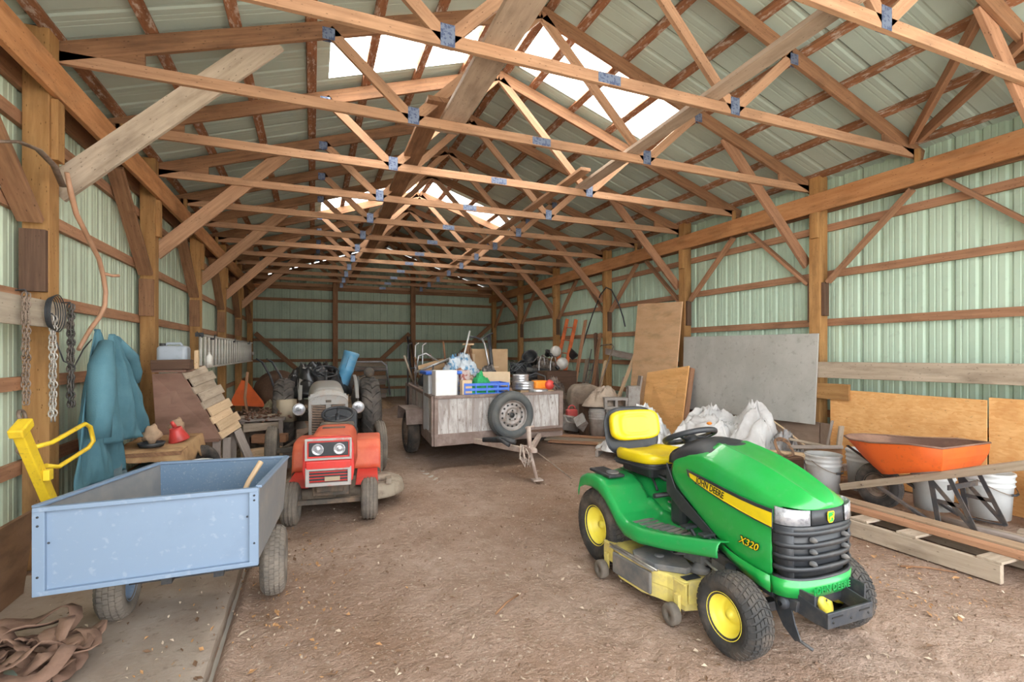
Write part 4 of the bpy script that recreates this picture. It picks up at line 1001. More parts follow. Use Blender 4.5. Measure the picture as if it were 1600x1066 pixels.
bt=thing('small_bottle','small white bottle standing behind the upright offcut on the feeder','bottle',(-1.10,6.52,1.31)); MB().lathe([(.001,0),(.035,0),(.035,.12),(.012,.15),(.012,.17),(.001,.17)],(-1.10,6.52,1.31),(0,0,1),14).build('bottle_body',MT['dirty_white'],bt)
# --- aluminium ladder on the left wall ---
AL=paint('ladder_aluminium',(.74,.71,.65),(.58,.54,.48),scale=6,rough=.5)
la=thing('extension_ladder','long aluminium ladder hung sideways along the left wall','ladder',(XL+.10,11.8,1.25))
for z in (1.245,1.735): MB().beam((XL+.10,8.5,z),(XL+.10,15.2,z),.075,.028).build('rail',AL,la,bevel=.003)
for k in range(22):
    y=8.6+k*.305; m=MB(); m.tube([(XL+.115,y,1.25),(XL+.115,y,1.73)],.019,8); m.build('rung',AL,la)
for k in range(20):
    y=8.75+k*.305; m=MB(); m.tube([(XL+.075,y,1.25),(XL+.075,y,1.73)],.017,6); m.build('rung',AL,la)
m=MB(); m.box((XL+.12,8.47,1.74),(.10,.06,.06)); m.tube([(XL+.1,8.40,1.78),(XL+.16,8.46,1.70)],.01,6); m.box((XL+.12,8.50,1.25),(.10,.08,.05)); m.build('rung_lock',BLKM,la)
MB().lathe([(.045,-.02),(.05,0),(.045,.02),(.015,.02)],(XL+.14,15.3,1.45),(1,0,0),14).build('pulley',AL,la)
m=MB()
for y in (9.4,11.7,14.3): m.tube([(XL-.0,y,1.70),(XL+.16,y,1.70),(XL+.17,y,1.77)],.012,6)
m.build('ladder_hook',BLKM,label='iron hooks carrying the long aluminium ladder',cat='hook')
# --- orange triangle, skis, junk ---
ORG=paint('signal_orange',(.85,.15,.03),(.70,.12,.03),scale=4,rough=.5)
tri=thing('warning_triangle','orange slow-vehicle triangle leaning on the left wall below the ladder','sign',(-1.0,9.3,.7))
MB().prism([(-1.25,9.3,.60),(-.75,9.22,.56),(-.78,9.24,.66),(-1.02,9.26,1.0),(-1.10,9.28,1.02),(-1.25,9.3,.70)],(0,.01,0)).build('plate',ORG,tri)
sk=thing('plough_handles','pair of dark curved wooden handles rising out of the left junk heap','handles',(-.5,8.5,.3))
for dx in (0,.14): MB().tube([(-.42+dx*.4,8.1,.35),(-.50+dx,8.2,.8),(-.60+dx,8.3,1.12),(-.72+dx,8.38,1.33),(-.80+dx,8.40,1.38)],[.035,.032,.028,.025,.022],8,flat=.6).build('handle',BLKM,sk)
JK=paint('dusty_junk',(.36,.28,.21),(.17,.12,.09),scale=8,lo=.4,hi=.6,rough=.9,bump=.5)
m=MB(); crumple(m,(-.85,8.9,0),.55,1.2,.42,seed=3,n=50,amp=.7,freq=5); m.build('rubbish_mound',JK,label='low mound of dusty rubbish along the left wall under the ladder',cat='rubbish heap',kind='stuff')
m=MB(); crumple(m,(-.62,8.6,.30),.22,.26,.40,seed=11,n=30,amp=.3); m.build('straw_sack',paint('straw_sack',(.45,.40,.26),(.30,.26,.15),scale=14,rough=.95,bump=.6),label='bulging straw-coloured sack on the left rubbish mound',cat='sack')
setp(MB().lathe([(.001,0),(.13,0),(.13,.30),(.001,.30)],(-.34,7.55,.52),(0,0,1),6).build('cardboard_carton',paint('cream_carton',(.60,.50,.36),(.45,.36,.24),scale=5,rough=.85)),'cream carton beside the big rear tyre on the junk','box')
lw=[((-.62,7.30,.50),(.5,.10,.10),.4),((-.52,7.15,.36),(.42,.13,.10),-.2),((-.60,7.0,.20),(.45,.16,.12),.5),((-.42,6.85,.10),(.35,.14,.14),-.5),((-.72,7.45,.62),(.5,.07,.03),.2),((-.50,7.4,.28),(.35,.18,.04),.8),((-.60,6.7,.10),(.3,.2,.10),.1),((-.35,7.25,.10),(.4,.12,.18),.9)]
WHS=['topmost flat','thick','middle','short','thin pale','broad','low','hindmost']
for i,(c,d,a) in enumerate(lw):
    setp(MB().box(c,d,rz=a).build('timber_offcut',[W_grey,W_girt,W_pale,W_silver][i%4],bevel=.004),'timber offcut in the stack between the feeder and grey tractor, the %s piece'%WHS[i],'timber',group='timber offcuts beside the grey tractor')
m=MB()
for k in range(150):
    x=-.62+rnd.gauss(0,.16); y=7.55+rnd.gauss(0,.22); z=.60+rnd.random()*.08
    m.ball((x,y,z),(.018,.024,.014),6,4,noise_amp=.4,seed=k)
m.build('walnut_pile',paint('nut_brown',(.20,.10,.06),(.12,.06,.04),scale=20,rough=.8),label='spread of small brown nuts on a tray by the grey tractor',cat='nuts',kind='stuff')
setp(MB().box((-.62,7.55,.585),(.55,.6,.03)).build('drying_tray',W_silver,bevel=.004),'shallow wooden tray holding the brown nuts','tray')
m=MB()
for x,y in ((-.85,7.3),(-.4,7.3),(-.85,7.8),(-.4,7.8)): m.box((x,y,.285),(.05,.05,.57))
m.build('trestle',W_silver,label='small rough trestle under the nut tray',cat='trestle')
for i,(c,r,l) in enumerate((((-.55,8.15,.50),.14,'pale rag bundle in the left junk heap, nearer one'),((-.80,8.0,.42),.18,'grey rag bundle in the left junk heap, beside the feeder'),((-.25,8.5,.42),.16,'light bundle on the left junk heap behind the tyre'))):
    m=MB(); crumple(m,(c[0],c[1],c[2]-.12),r,r*1.2,r*1.1,seed=20+i,n=24); m.build('rag_bundle',paint('pale_rag_%d'%i,(.60-.1*i,.56-.1*i,.50-.1*i),(.42,.37,.31),scale=8,rough=.9),label=l,cat='rags')
m=MB(); m.tube([(-.9,8.35,.45),(-.95,8.38,.8),(-.92,8.42,1.18)],.02,6); m.build('stake',W_girt,label='thin upright stake beside the orange triangle',cat='stake')
# ======================= GREY VINTAGE TRACTOR =======================
GP=paint('old_grey_paint',(.36,.35,.33),(.38,.27,.18),scale=6,lo=.45,hi=.72,amt=.7,rough=.55,speck=.3,speckc=(.16,.10,.06)); GRS=paint('greasy_casting',(.10,.085,.07),(.22,.15,.10),scale=9,rough=.8,bump=.4)
LRUB=paint('lug_rubber',(.07,.065,.06),(.24,.20,.17),scale=5,lo=.4,hi=.7,amt=.8,rough=.85)
TX=.17
vt=thing('farm_tractor','old grey farm tractor with huge lugged rear tyres and round headlamps','tractor',(TX,7.2,0))
for sd in (-1,1):
    c=(TX+.045+sd*.60,8.05,.53); t=tyre(vt,c,.54,.36,.30,tread='ag',name='rear_tyre',mat=LRUB,n=48); rim(t,c,.36,.30,sd,GP,hubr=.07)
    c=(TX+sd*.615,6.42,.305); t=tyre(vt,c,.305,.20,.135,tread='rib',name='front_tyre',mat=RUBD,n=36); rim(t,c,.20,.135,sd,GP,hubr=.05)
m=MB(); m.beam((TX-.58,6.42,.32),(TX+.58,6.42,.32),.05,.06); m.beam((TX-.58,6.42,.30),(TX-.2,7.2,.40),.03,.03); m.beam((TX+.58,6.42,.30),(TX+.2,7.2,.40),.03,.03); m.build('front_axle',GRS,vt,bevel=.008)
m=MB(); m.beam((TX-.5,8.05,.53),(TX+.54,8.05,.53),.16,.16); m.box((TX,7.7,.55),(.34,1.0,.36)); m.box((TX,6.95,.52),(.28,.9,.34)); m.build('engine_and_gearbox',GRS,vt,bevel=.03)
m=MB()
for s in (-1,1): m.tube([(TX+s*.17,6.7+.15*k,.75) for k in range(5)],.03,8); 
m.tube([(TX+.2,6.75,.6),(TX+.24,7.1,.5),(TX+.22,7.6,.35)],.022,8); m.build('manifold',GRS,vt)
# bonnet
def bon(u,v):
    Y=6.27+1.05*v; w=.215+.02*v; top=1.055+.035*v-(.07*(1-v/.12)**2 if v<.12 else 0); a=PI*u; c=math.cos(a); s=math.sin(a)
    w2=w-(.03*(1-v/.1) if v<.1 else 0)
    x=-w2*(abs(c)**.55)*(1 if c>0 else -1); z=.66+(top-.66)*(s**.5 if s>0 else 0)
    return (TX+x,Y,z)
m=MB(); g=m.grid(bon,28,22); m.build('bonnet',GP,vt,solid=.006)
gr=thing('radiator_grille',None,None,(0,0,0)); gr.parent=vt
m=MB()
m.prism([(TX-.215,6.275,.40),(TX+.215,6.275,.40),(TX+.222,6.275,.90),(TX+.20,6.275,.97),(TX+.14,6.275,1.01),(TX-.14,6.275,1.01),(TX-.20,6.275,.97),(TX-.222,6.275,.90)],(0,.02,0)); m.build('grille_back',GRS,gr)
for sd in (-1,1):
    MB().beam((TX+sd*.20,6.265,.40),(TX+sd*.205,6.265,.96),.035,.02,up=(0,1,0)).build('grille_frame',GP,gr,bevel=.004)
    m=MB()
    for k in range(16): m.beam((TX+sd*.04,6.262,.42+.03*k),(TX+sd*.185,6.262,.43+.03*k),.012,.012)
    m.build('grille_slats',paint('grille_tan',(.36,.25,.18),(.24,.16,.11),scale=9,rough=.6),gr)
MB().box((TX,6.262,.67),(.06,.02,.52)).build('grille_bar',GP,gr,bevel=.004)
def nose(u,v):
    a=PI*u; r=v; x=.212*math.cos(a); z=.86+.18*(math.sin(a)**.6 if math.sin(a)>0 else 0)
    return (TX+x*(1-.0*r),6.27-.055*math.sin(PI*(.15+.85*(1-r)))*0-.045*(1-r)*0+.0+.0*r-.04*math.cos(r*PI/2), .875+(z-.875)*(.55+.45*r))
m=MB(); m.grid(nose,20,6); m.prism([(TX-.212,6.235,.86),(TX+.212,6.235,.86),(TX+.20,6.235,.985),(TX-.20,6.235,.985)],(0,.03,0)); m.build('nose_cowl',GP,vt,solid=.004)
MB().box((TX,6.232,.90),(.06,.01,.03)).build('maker_badge',GRS,vt,bevel=.004)
CH=paint('lamp_shell',(.45,.44,.42),(.3,.22,.16),scale=8,rough=.4,metal=.5)
for sd in (-1,1):
    h=thing('headlamp',None,None,(0,0,0)); h.parent=vt
    c=(TX+.01+sd*.335,6.33,.805); MB().lathe([(.001,.12),(.045,.10),(.070,.04),(.074,0),(.070,-.008),(.063,-.006)],c,(0,1,0),24).build('lamp_shell',CH,h)
    MB().lathe([(.001,-.010),(.02,-.004),(.022,.002),(.045,-.006),(.064,.002)],c,(0,1,0),24).build('lamp_lens',LENS,h,fix=False)
    MB().tube([(TX+sd*.21,6.45,.76),(TX+sd*.33,6.40,.77)],.012,8).build('lamp_bracket',GRS,h)
    # rear mudguard: rounded plate seen edge on, inside the tyre
    m=MB()
    def mg(u,v,sd=sd):
        a=math.radians(28+130*u); R=.60; x=TX+.045+sd*(.36-.02*u); return (x+sd*.05*v,8.05-R*math.cos(a),.53+R*math.sin(a))
    m.grid(mg,16,3); m.prism([(TX+.045+sd*(.36+.07*math.sin(math.radians(a))),8.05-.60*math.cos(math.radians(a)),.50+.60*math.sin(math.radians(a))) for a in range(8,150,12)]+[(TX+.045+sd*.34,8.25,.75),(TX+.045+sd*.34,7.7,.60)],(sd*.005,0,0)); m.build('mudguard',GP,vt,solid=.004,fix=True)
MB().tube([(TX+.18*math.cos(t),7.72+.06*math.sin(t),1.20+.17*math.sin(t)*.45) for t in [2*PI*k/28 for k in range(28)]],.012,8,closed=True).build('steering_wheel',BLK,vt)
m=MB(); m.tube([(TX,7.3,.98),(TX,7.70,1.19)],.02,8)
for a in (90,210,330): t=math.radians(a); m.tube([(TX,7.70,1.19),(TX+.18*math.cos(t),7.72+.06*math.sin(t),1.20+.17*math.sin(t)*.45)],.007,6)
m.build('steering_column',BLK,vt)
MB().lathe([(.075,0),(.08,.04),(.06,.08),(.02,.1),(.001,.1)],(TX+.63,7.9,1.16),(0,-1,.3),18).build('rear_work_lamp',GRS,vt)
MB().tube([(TX+.50,8.0,1.1),(TX+.62,7.95,1.14)],.012,6).build('lamp_stalk',GRS,vt)
m=MB(); m.box((TX,8.0,.86),(.4,.3,.04)); m.build('seat_pan',GP,vt,bevel=.02)
# black sheet over the back
m=MB(); crumple(m,(TX-.12,8.1,.88),.50,.50,.36,seed=2,n=70,amp=.75,freq=3.2,flat=2.6,base=-.05); m.build('plastic_sheet',paint('black_plastic_sheet',(.018,.018,.02),(.05,.05,.05),scale=4,rough=.32,bump=.5,bs=14,coat=.2),solid=.004,fix=False,label='crumpled black plastic sheet heaped over the back of the grey tractor',cat='sheet')
BLU=paint('blue_barrel_plastic',(.10,.32,.52),(.22,.38,.50),scale=5,rough=.45)
br=thing('blue_canister','tall blue plastic canister tilted on the back of the grey tractor','canister',(TX+.35,8.2,.95)); c0=Vector((TX+.24,8.15,.98)); ax=Vector((.30,.02,.95)).normalized()
MB().lathe([(.001,0),(.105,0),(.11,.02),(.11,.20),(.118,.22),(.118,.24),(.112,.26),(.115,.46),(.122,.49),(.122,.52),(.112,.53),(.10,.50)],c0,ax,28).build('canister_body',BLU,br)
MB().beam(c0+ax*.28+Vector((-.02,-.125,0)),c0+ax*.46+Vector((-.02,-.125,0)),.05,.012).build('seam_tab',BLU,br)
# ======================= RED LAWN TRACTOR =======================
RD=paint('faded_red_paint',(.70,.045,.035),(.50,.04,.03),scale=2.5,rough=.42,speck=.1,speckc=(.5,.35,.28)); RDF=paint('sunbleached_red',(.76,.17,.08),(.62,.08,.04),scale=3,lo=.4,hi=.7,rough=.5,speck=.15,speckc=(.5,.4,.32)); GT=paint('grey_trim',(.45,.42,.40),(.55,.12,.08),scale=4,lo=.52,hi=.6,rough=.55)
RX=.20
rt=thing('lawn_tractor','faded red lawn tractor with twin round headlights, beside the grey cart','tractor',(RX,5.1,0))
for sd in (-1,1):
    c=(RX+sd*.325,4.60,.178); t=tyre(rt,c,.176,.09,.15,tread='rib',name='front_tyre',mat=RUBD,n=30); rim(t,c,.09,.15,sd,MT['dirty_white'],hubr=.02)
    c=(RX+sd*.36,5.75,.25); t=tyre(rt,c,.248,.12,.20,tread='turf',name='rear_tyre',mat=RUBD,n=36); rim(t,c,.12,.20,sd,MT['dirty_white'])
MB().beam((RX-.28,4.6,.18),(RX+.28,4.6,.18),.04,.04).build('front_axle',GRS,rt)
m=MB(); m.box((RX,5.2,.28),(.30,1.25,.10)); m.box((RX,4.75,.33),(.22,.5,.10)); m.build('chassis',GRS,rt,bevel=.01)
def rh(u,v):
    Y=4.42+.83*v; top=.775-.015*v; a=PI*u; c=math.cos(a); s=math.sin(a); w=.182+.02*v
    x=-w*(abs(c)**.35)*(1 if c>0 else -1); z=.42+(top-.42)*(s**.4 if s>0 else 0); return (RX+x,Y,z)
m=MB(); m.grid(rh,26,10); m.build('bonnet',RDF,rt,solid=.006)
m=MB(); m.box((RX,4.95,.770),(.20,.06,.006)); m.build('bonnet_vent',GRS,rt)
m=MB(); ft=[(-.19,.40),(.19,.40),(.205,.50),(.20,.70),(.185,.755),(.165,.775),(-.165,.775),(-.185,.755),(-.20,.70),(-.205,.50)]
m.prism([(RX+x,4.375,z) for x,z in ft],(0,.06,0)); m.build('nose_panel',RD,rt,bevel=.012,seg=3)
def frame(m,x0,x1,z0,z1,y,t,d):
    m.box(((x0+x1)/2,y,z1),(x1-x0+t,d,t)); m.box(((x0+x1)/2,y,z0),(x1-x0+t,d,t)); m.box((x0,y,(z0+z1)/2),(t,d,z1-z0)); m.box((x1,y,(z0+z1)/2),(t,d,z1-z0))
m=MB(); frame(m,RX-.175,RX+.175,.595,.755,4.368,.018,.022); m.build('lamp_surround',GT,rt,bevel=.004)
m=MB(); m.box((RX,4.372,.675),(.31,.012,.115)); m.build('lamp_panel',BLK,rt,bevel=.008)
for s in (-1,1):
    c=(RX+s*.085,4.362,.675); MB().lathe([(.046,.006),(.048,-.004),(.040,-.004),(.030,.002),(.012,-.008),(.001,-.010)],c,(0,1,0),24).build('headlight',LENS,rt,fix=False)
m=MB(); m.box((RX,4.365,.545),(.36,.03,.075)); m.build('mid_band',RD,rt,bevel=.012)
m=MB(); frame(m,RX-.165,RX+.165,.385,.515,4.366,.03,.03); m.build('lower_surround',GT,rt,bevel=.006)
m=MB()
for z in (.425,.45,.475,.50): m.box((RX,4.372,z),(.30,.012,.014))
m.box((RX,4.385,.45),(.30,.01,.12)); m.build('lower_grille',BLK,rt)
m=MB(); m.box((RX+.03,4.36,.43),(.12,.008,.035)); m.build('dust_patch_plate',paint('tan_dirt',(.45,.36,.25),rough=.9),rt)
for sd in (-1,1):
    m=MB()
    def rf(u,v,sd=sd):
        P_=[(5.35,.28),(5.40,.48),(5.48,.555),(5.70,.565),(5.95,.55),(6.05,.48)]; t=u*5; i=min(int(t),4); f=t-i
        Y=P_[i][0]*(1-f)+P_[i+1][0]*f; z=P_[i][1]*(1-f)+P_[i+1][1]*f; x=.15+.28*min(1,v*1.15); z-=.06*max(0,v-.87)/.13
        return (RX+sd*x,Y,z)
    m.grid(rf,20,10); m.build('rear_fender',RDF,rt,solid=.005)
    MB().box((RX+sd*.30,5.05,.27),(.20,.62,.012)).build('footboard',RD,rt,bevel=.004)
m=MB(); m.box((RX,5.34,.66),(.34,.14,.22)); m.build('dash',GRS,rt,bevel=.03)
MB().tube([(RX+.15*math.cos(t),5.45+.11*math.sin(t),.835+.06*math.sin(t)) for t in [2*PI*k/28 for k in range(28)]],.014,8,closed=True).build('steering_wheel',BLK,rt)
m=MB(); m.tube([(RX,5.36,.74),(RX,5.45,.83)],.025,8)
for a in (90,210,330): t=math.radians(a); m.tube([(RX,5.45,.82),(RX+.15*math.cos(t),5.45+.11*math.sin(t),.835+.06*math.sin(t))],.016,6,flat=.6)
m.build('steering_column',BLK,rt)
m=MB(); m.prism([(RX-.18,5.86,.58),(RX+.18,5.86,.58),(RX+.18,5.94,.80),(RX+.14,5.95,.84),(RX-.14,5.95,.84),(RX-.18,5.94,.80)],(0,.05,0)); m.box((RX,5.72,.60),(.38,.34,.06)); m.build('seat',BLK,rt,bevel=.02,seg=3)
d=MB(); DKB=paint('dusty_deck',(.36,.30,.23),(.22,.17,.13),scale=8,rough=.8)
d.lathe([(.001,.10),(.30,.10),(.34,.08),(.36,.0),(.36,-.02)],(RX+.30,5.15,.12),(0,0,1),30); d.lathe([(.001,.10),(.28,.10),(.32,.08),(.34,.0)],(RX-.22,5.15,.12),(0,0,1),30); d.build('cutting_deck',DKB,rt,solid=.004)
m=MB(); m.lathe([(.001,0),(.10,0),(.11,-.03),(.09,-.05),(.001,-.05)],(RX+.42,5.1,.26),(0,0,1),20); m.box((RX+.50,4.92,.25),(.05,.12,.05)); m.build('belt_guard',DKB,rt)
rt.location.x+=.0; rt.rotation_euler.z=-.11
# ======================= UTILITY TRAILER AND ITS LOAD =======================
RSTF=paint('rust_brown_steel',(.21,.15,.125),(.32,.25,.22),scale=8,lo=.45,hi=.7,rough=.75,bump=.3); PNL,n_,b_,_=nt('peeling_grey_panel'); tc_=nd(n_,'ShaderNodeTexCoord'); mp_=nd(n_,'ShaderNodeMapping'); n_.links.new(tc_.outputs['Object'],mp_.inputs[0]); mp_.inputs['Scale'].default_value=(1,1,.28)
c_=mixc(n_,ramp(n_,noi(n_,mp_.outputs[0],7,7,.65),[(.44,0),(.56,1)]),(.55,.53,.51),(.36,.32,.30)); c_=mixc(n_,ramp(n_,noi(n_,mp_.outputs[0],26,5,.7),[(.56,0),(.64,.8)]),c_,(.17,.12,.10))
wv_=nd(n_,'ShaderNodeTexWave'); wv_.bands_direction='X'; wv_.inputs['Scale'].default_value=3; wv_.inputs['Distortion'].default_value=9; wv_.inputs['Detail'].default_value=3; n_.links.new(mp_.outputs[0],wv_.inputs[0]); c_=mixc(n_,ramp(n_,wv_.outputs[1],[(.0,.55),(.12,0)]),c_,(.26,.20,.17)); n_.links.new(c_,b_.inputs['Base Color']); b_.inputs['Roughness'].default_value=.85
FL=Vector((1.40,6.09,0)); FR=Vector((3.27,6.24,0)); ex=(FR-FL).normalized(); ey=Vector((.065,.998,0)); TLn=3.0; TW=(FR-FL).length
ZB,ZT=.30,.93
tl=thing('utility_trailer','rusty steel trailer with peeling grey panels, spare wheel on its front, full of household junk','trailer',(2.4,7.5,0))
def tp(u,v,z): return FL+ex*u+ey*v+Vector((0,0,z))
MB().box(tp(TW/2,TLn/2,ZB+.10),(TW-.06,TLn-.06,.03),rz=-.065).build('bed_floor',W_old,tl)
def side(p,q,nm,panels):
    d=(q-p); L=d.length; d.normalize(); z=Vector((0,0,1))
    s=MB(); s.beam(p+z*(ZB+.075),q+z*(ZB+.075),.05,.15); s.build(nm+'_sill',RSTF,tl,bevel=.004)
    s=MB(); s.beam(p+z*(ZT-.02),q+z*(ZT-.02),.06,.04); s.build(nm+'_rail',RSTF,tl,bevel=.004)
    n=panels; 
    for k in range(n+1):
        c=p+d*(L*k/n); c=c+d*(.025 if k==0 else -.025 if k==n else 0); MB().box(c+z*((ZB+ZT)/2+.05),(.05,.06,ZT-ZB-.14),rz=math.atan2(d.y,d.x)).build('stake',RSTF,tl,bevel=.003)
    MB().beam(p+z*((ZB+ZT)/2+.06)+d*.03,q+z*((ZB+ZT)/2+.06)-d*.03,.014,ZT-ZB-.18).build(nm+'_panel',PNL,tl)
BL_,BR_=FL+ey*TLn,FR+ey*TLn
side(FL,FR,'front',1); side(FL,BL_,'side',4); side(FR,BR_,'side',4); side(BL_,BR_,'rear',1)
for s_,p in ((-1,FL),(1,FR)):
    c=p+ex*(s_*.14)+ey*1.25; w=tyre(tl,(c.x,c.y,.31),.305,.19,.19,tread='road',name='tyre',n=36); rim(w,(c.x,c.y,.31),.19,.19,s_,RST,hubr=.04)
    fz_=.665; k=.02
    m=MB(); q=c+Vector((s_*.01,0,0)); m.box((q.x,q.y,fz_),(.25,.66,.012)); m.beam((q.x,q.y-.33,fz_),(q.x,q.y-.40,fz_-.20),.25,.012,up=(0,-1,.0)); m.beam((q.x,q.y+.33,fz_),(q.x,q.y+.40,fz_-.20),.25,.012,up=(0,1,0)); m.build('mudguard',RSTF,tl,bevel=.004)
MB().beam(FL+ey*1.25+Vector((0,0,.31)),FR+ey*1.25+Vector((0,0,.31)),.06,.06).build('axle',BLKM,tl)
# tongue, coupler and jack
hx,hy=2.33,5.22
TON=paint('tongue_steel',(.42,.32,.27),(.55,.46,.40),scale=10,rough=.7)
for p in (FL+ex*.55,FR-ex*.35): MB().beam((p.x,p.y,.33),(hx,hy,.335),.05,.065).build('tongue_bar',TON,tl,bevel=.004)
m=MB(); m.beam((hx,hy+.12,.36),(hx-.0,hy-.10,.36),.08,.05); m.lathe([(.001,.05),(.04,.04),(.045,0)],(hx,hy-.10,.34),(0,0,1),14); m.build('coupler',TON,tl,bevel=.006)
m=MB(); m.tube([(hx-.01,hy+.02,.62),(hx+.0,hy-.0,.32)],.028,10); m.tube([(hx,hy,.34),(hx+.06,hy-.06,.02)],.02,8); m.box((hx+.06,hy-.06,.012),(.12,.10,.018)); m.tube([(hx-.05,hy+.02,.60),(hx+.05,hy+.0,.62)],.012,6); m.build('jack_stand',TON,tl)
m=MB(); m.tube([(hx-.12,hy+.15,.42),(hx-.20,hy+.24,.44),(hx-.42,hy+.45,.42)],[.03,.04,.03],8); m.tube([(hx-.22,hy+.1,.40),(hx-.3,hy+.3,.46)],.025,6); m.build('hand_winch',BLK,tl)
m=MB()
for k in range(12): 
    a=k*.9; m.tube([(hx-.06+.05*math.cos(a),hy+.05*math.sin(a),.36+.02*(k%4)),(hx-.07+.06*math.cos(a+.8),hy-.02+.05*math.sin(a),.25+.02*(k%3)),(hx-.04+.03*math.cos(a),hy-.02,.16+.02*(k%5))],.008,5)
m.build('tangled_twine',paint('old_twine',(.60,.50,.43),(.40,.31,.26),scale=20,rough=.95),tl)
MB().tube([(hx+.05,hy+.05,.35),(hx+.20,hy-.1,.22),(hx+.42,hy-.22,.03)],.008,6).build('safety_chain',RST,tl)
# spare wheel on the front
c=(2.415,6.03,.655); ax_=(.05,-1,0)
sp=thing('spare_wheel',None,None,(0,0,0)); sp.parent=tl
tyre(sp,c,.315,.195,.20,axis=ax_,tread='road',name='tyre',mat=paint('clean_rubber',(.075,.085,.09),(.13,.13,.12),scale=4,rough=.7),n=44,sq=.7)
STW=paint('steel_wheel_grey',(.36,.33,.31),(.24,.19,.16),scale=9,rough=.5,metal=.4)
MB().lathe([(.197,.075),(.19,.065),(.178,.03),(.150,.035),(.125,.055),(.10,.058),(.082,.04),(.07,.045),(.042,.05),(.035,.02),(.001,.015)],c,ax_,40).build('rim',STW,sp,solid=.003,fix=False)
m=MB(); A=Vector(ax_).normalized(); Zv=Vector((0,0,1)); Bv=A.cross(Zv)
for k in range(14):
    t=2*PI*k/14; m.lathe([(.015,0),(.014,.003),(.001,.004)],Vector(c)+A*.046+(Zv*math.cos(t)+Bv*math.sin(t))*.142,A,10)
for k in range(5):
    t=2*PI*k/5; m.lathe([(.011,0),(.010,.012),(.001,.013)],Vector(c)+A*.050+(Zv*math.cos(t)+Bv*math.sin(t))*.062,A,8)
m.lathe([(.034,0),(.030,.002),(.001,.003)],Vector(c)+A*.048,A,16)
m.build('vent_holes',INK,sp)
# ---- load ----
def bx(name,c,d,mat,label,cat,rz=0,bev=.004,taper=None): return setp(MB().box(c,d,rz=rz,taper=taper).build(name,mat,bevel=bev),label,cat)
ZF=ZB+.115
WHT=paint('white_plastic',(.80,.80,.79),(.70,.69,.66),scale=3,rough=.45); CARD=paint('cardboard',(.52,.35,.20),(.44,.28,.15),scale=3,rough=.85); CARDL=paint('light_cardboard',(.66,.50,.33),(.56,.41,.26),scale=3,rough=.85)
bx('white_panel_box',(1.575,6.24,1.03),(.285,.20,.44),WHT,'plain white upright box at the front left corner of the trailer','box',rz=.02,bev=.012)
bn=thing('storage_bin','clear plastic bin with a blue lid behind the white box','bin',(1.62,6.62,ZF)); MB().box((1.62,6.62,.80),(.42,.34,.77)).build('bin_body',paint('cloudy_plastic',(.50,.53,.56),(.42,.42,.43),scale=6,rough=.3),bn,bevel=.02)
BLL=paint('blue_plastic',(.03,.13,.62),(.05,.20,.70),scale=5,rough=.35); MB().box((1.62,6.62,1.205),(.50,.40,.045)).build('lid',BLL,bn,bevel=.015)
cr=thing('plastic_crate','bright blue plastic crate against the trailer front, behind the spare wheel','crate',(2.16,6.42,.78))
CX,CY,CZ=2.16,6.42,.92
m=MB()
for z in (.86,.92,.985,1.05):
    for y in (CY-.17,CY+.17): m.box((CX,y,z),(.62,.012,.035))
    for x in (CX-.31,CX+.31): m.box((x,CY,z),(.012,.34,.035))
for x in (-.31,-.155,0,.155,.31):
    for y in (-.17,.17): m.box((CX+x,CY+y,.935),(.02,.018,.27))
m.build('crate_sides',BLL,cr,bevel=.003); MB().box((CX,CY,.80),(.60,.33,.02)).build('crate_base',BLL,cr)
MB().box((2.15,6.42,.60),(.55,.34,.37)).build('cardboard_carton',CARD,label='brown carton hidden under the blue crate in the trailer',cat='box',bevel=.004)
GNET=paint('green_netting',(.02,.38,.12),(.03,.24,.08),scale=40,rough=.7,bump=.8,bs=80)
m=MB(); crumple(m,(2.14,6.45,.84),.24,.13,.36,seed=5,n=36,amp=.3); m.build('green_net',GNET,label='crumpled bright green netting heaped in the blue crate',cat='netting')
bx('card_sheet',(2.44,6.66,1.10),(.40,.05,.20),CARDL,'pale cardboard sheet slanting behind the green netting','cardboard',rz=-.3)
bx('magazine_stack',(1.93,6.68,1.12),(.16,.18,.22),paint('printed_paper',(.62,.50,.47),(.40,.12,.10),scale=14,lo=.5,hi=.56,rough=.7),'patterned red and white carton between the bin and netting','box',rz=.4)
bx('carton_flap',(1.88,6.30,.98),(.14,.10,.26),CARDL,'light brown carton beside the white box in the trailer','box',rz=.1)
bx('tall_carton',(3.02,8.75,1.16),(.68,.45,.76),CARD,'large plain cardboard carton standing at the back of the trailer load','box',rz=-.05)
setp(MB().box((3.12,8.52,1.21),(.36,.006,.02)).build('tape',CARDL),'strip of tape across the large cardboard carton','tape')
bx('narrow_carton',(2.62,8.70,1.10),(.18,.40,.70),CARDL,'narrow lighter carton left of the large cardboard carton','box')
SIL=paint('tin_metal',(.60,.60,.62),(.42,.41,.42),scale=12,rough=.3,metal=.7)
for i,(x,y,z,r,h,l) in enumerate(((2.86,6.75,.93,.12,.22,'ribbed shiny tin drum behind the spare wheel, taller one'),(2.80,6.48,.95,.14,.11,'wide low shiny tin in front of the ribbed drum'),(2.98,6.42,.90,.15,.05,'flat grey tin lid lying at the trailer front edge'))):
    prof=[(.001,0),(r,0)]; n=max(1,int(h/.035))
    for k in range(n): z0=h*k/n; prof+=[(r,z0+.004),(r*1.04,z0+h/n*.35),(r,z0+h/n*.8)]
    prof+=[(r,h),(r*.9,h+.005),(.001,h+.004)]
    setp(MB().lathe(prof,(x,y,z),(0,0,1),26).build('metal_tin',SIL),l,'tin')
    MB().box((x,y,(ZF+z)/2),(.18,.18,z-ZF)).build('cardboard_carton',CARD,label='brown carton in the trailer under the %s tin'%('tall','wide','flat')[i],cat='box')
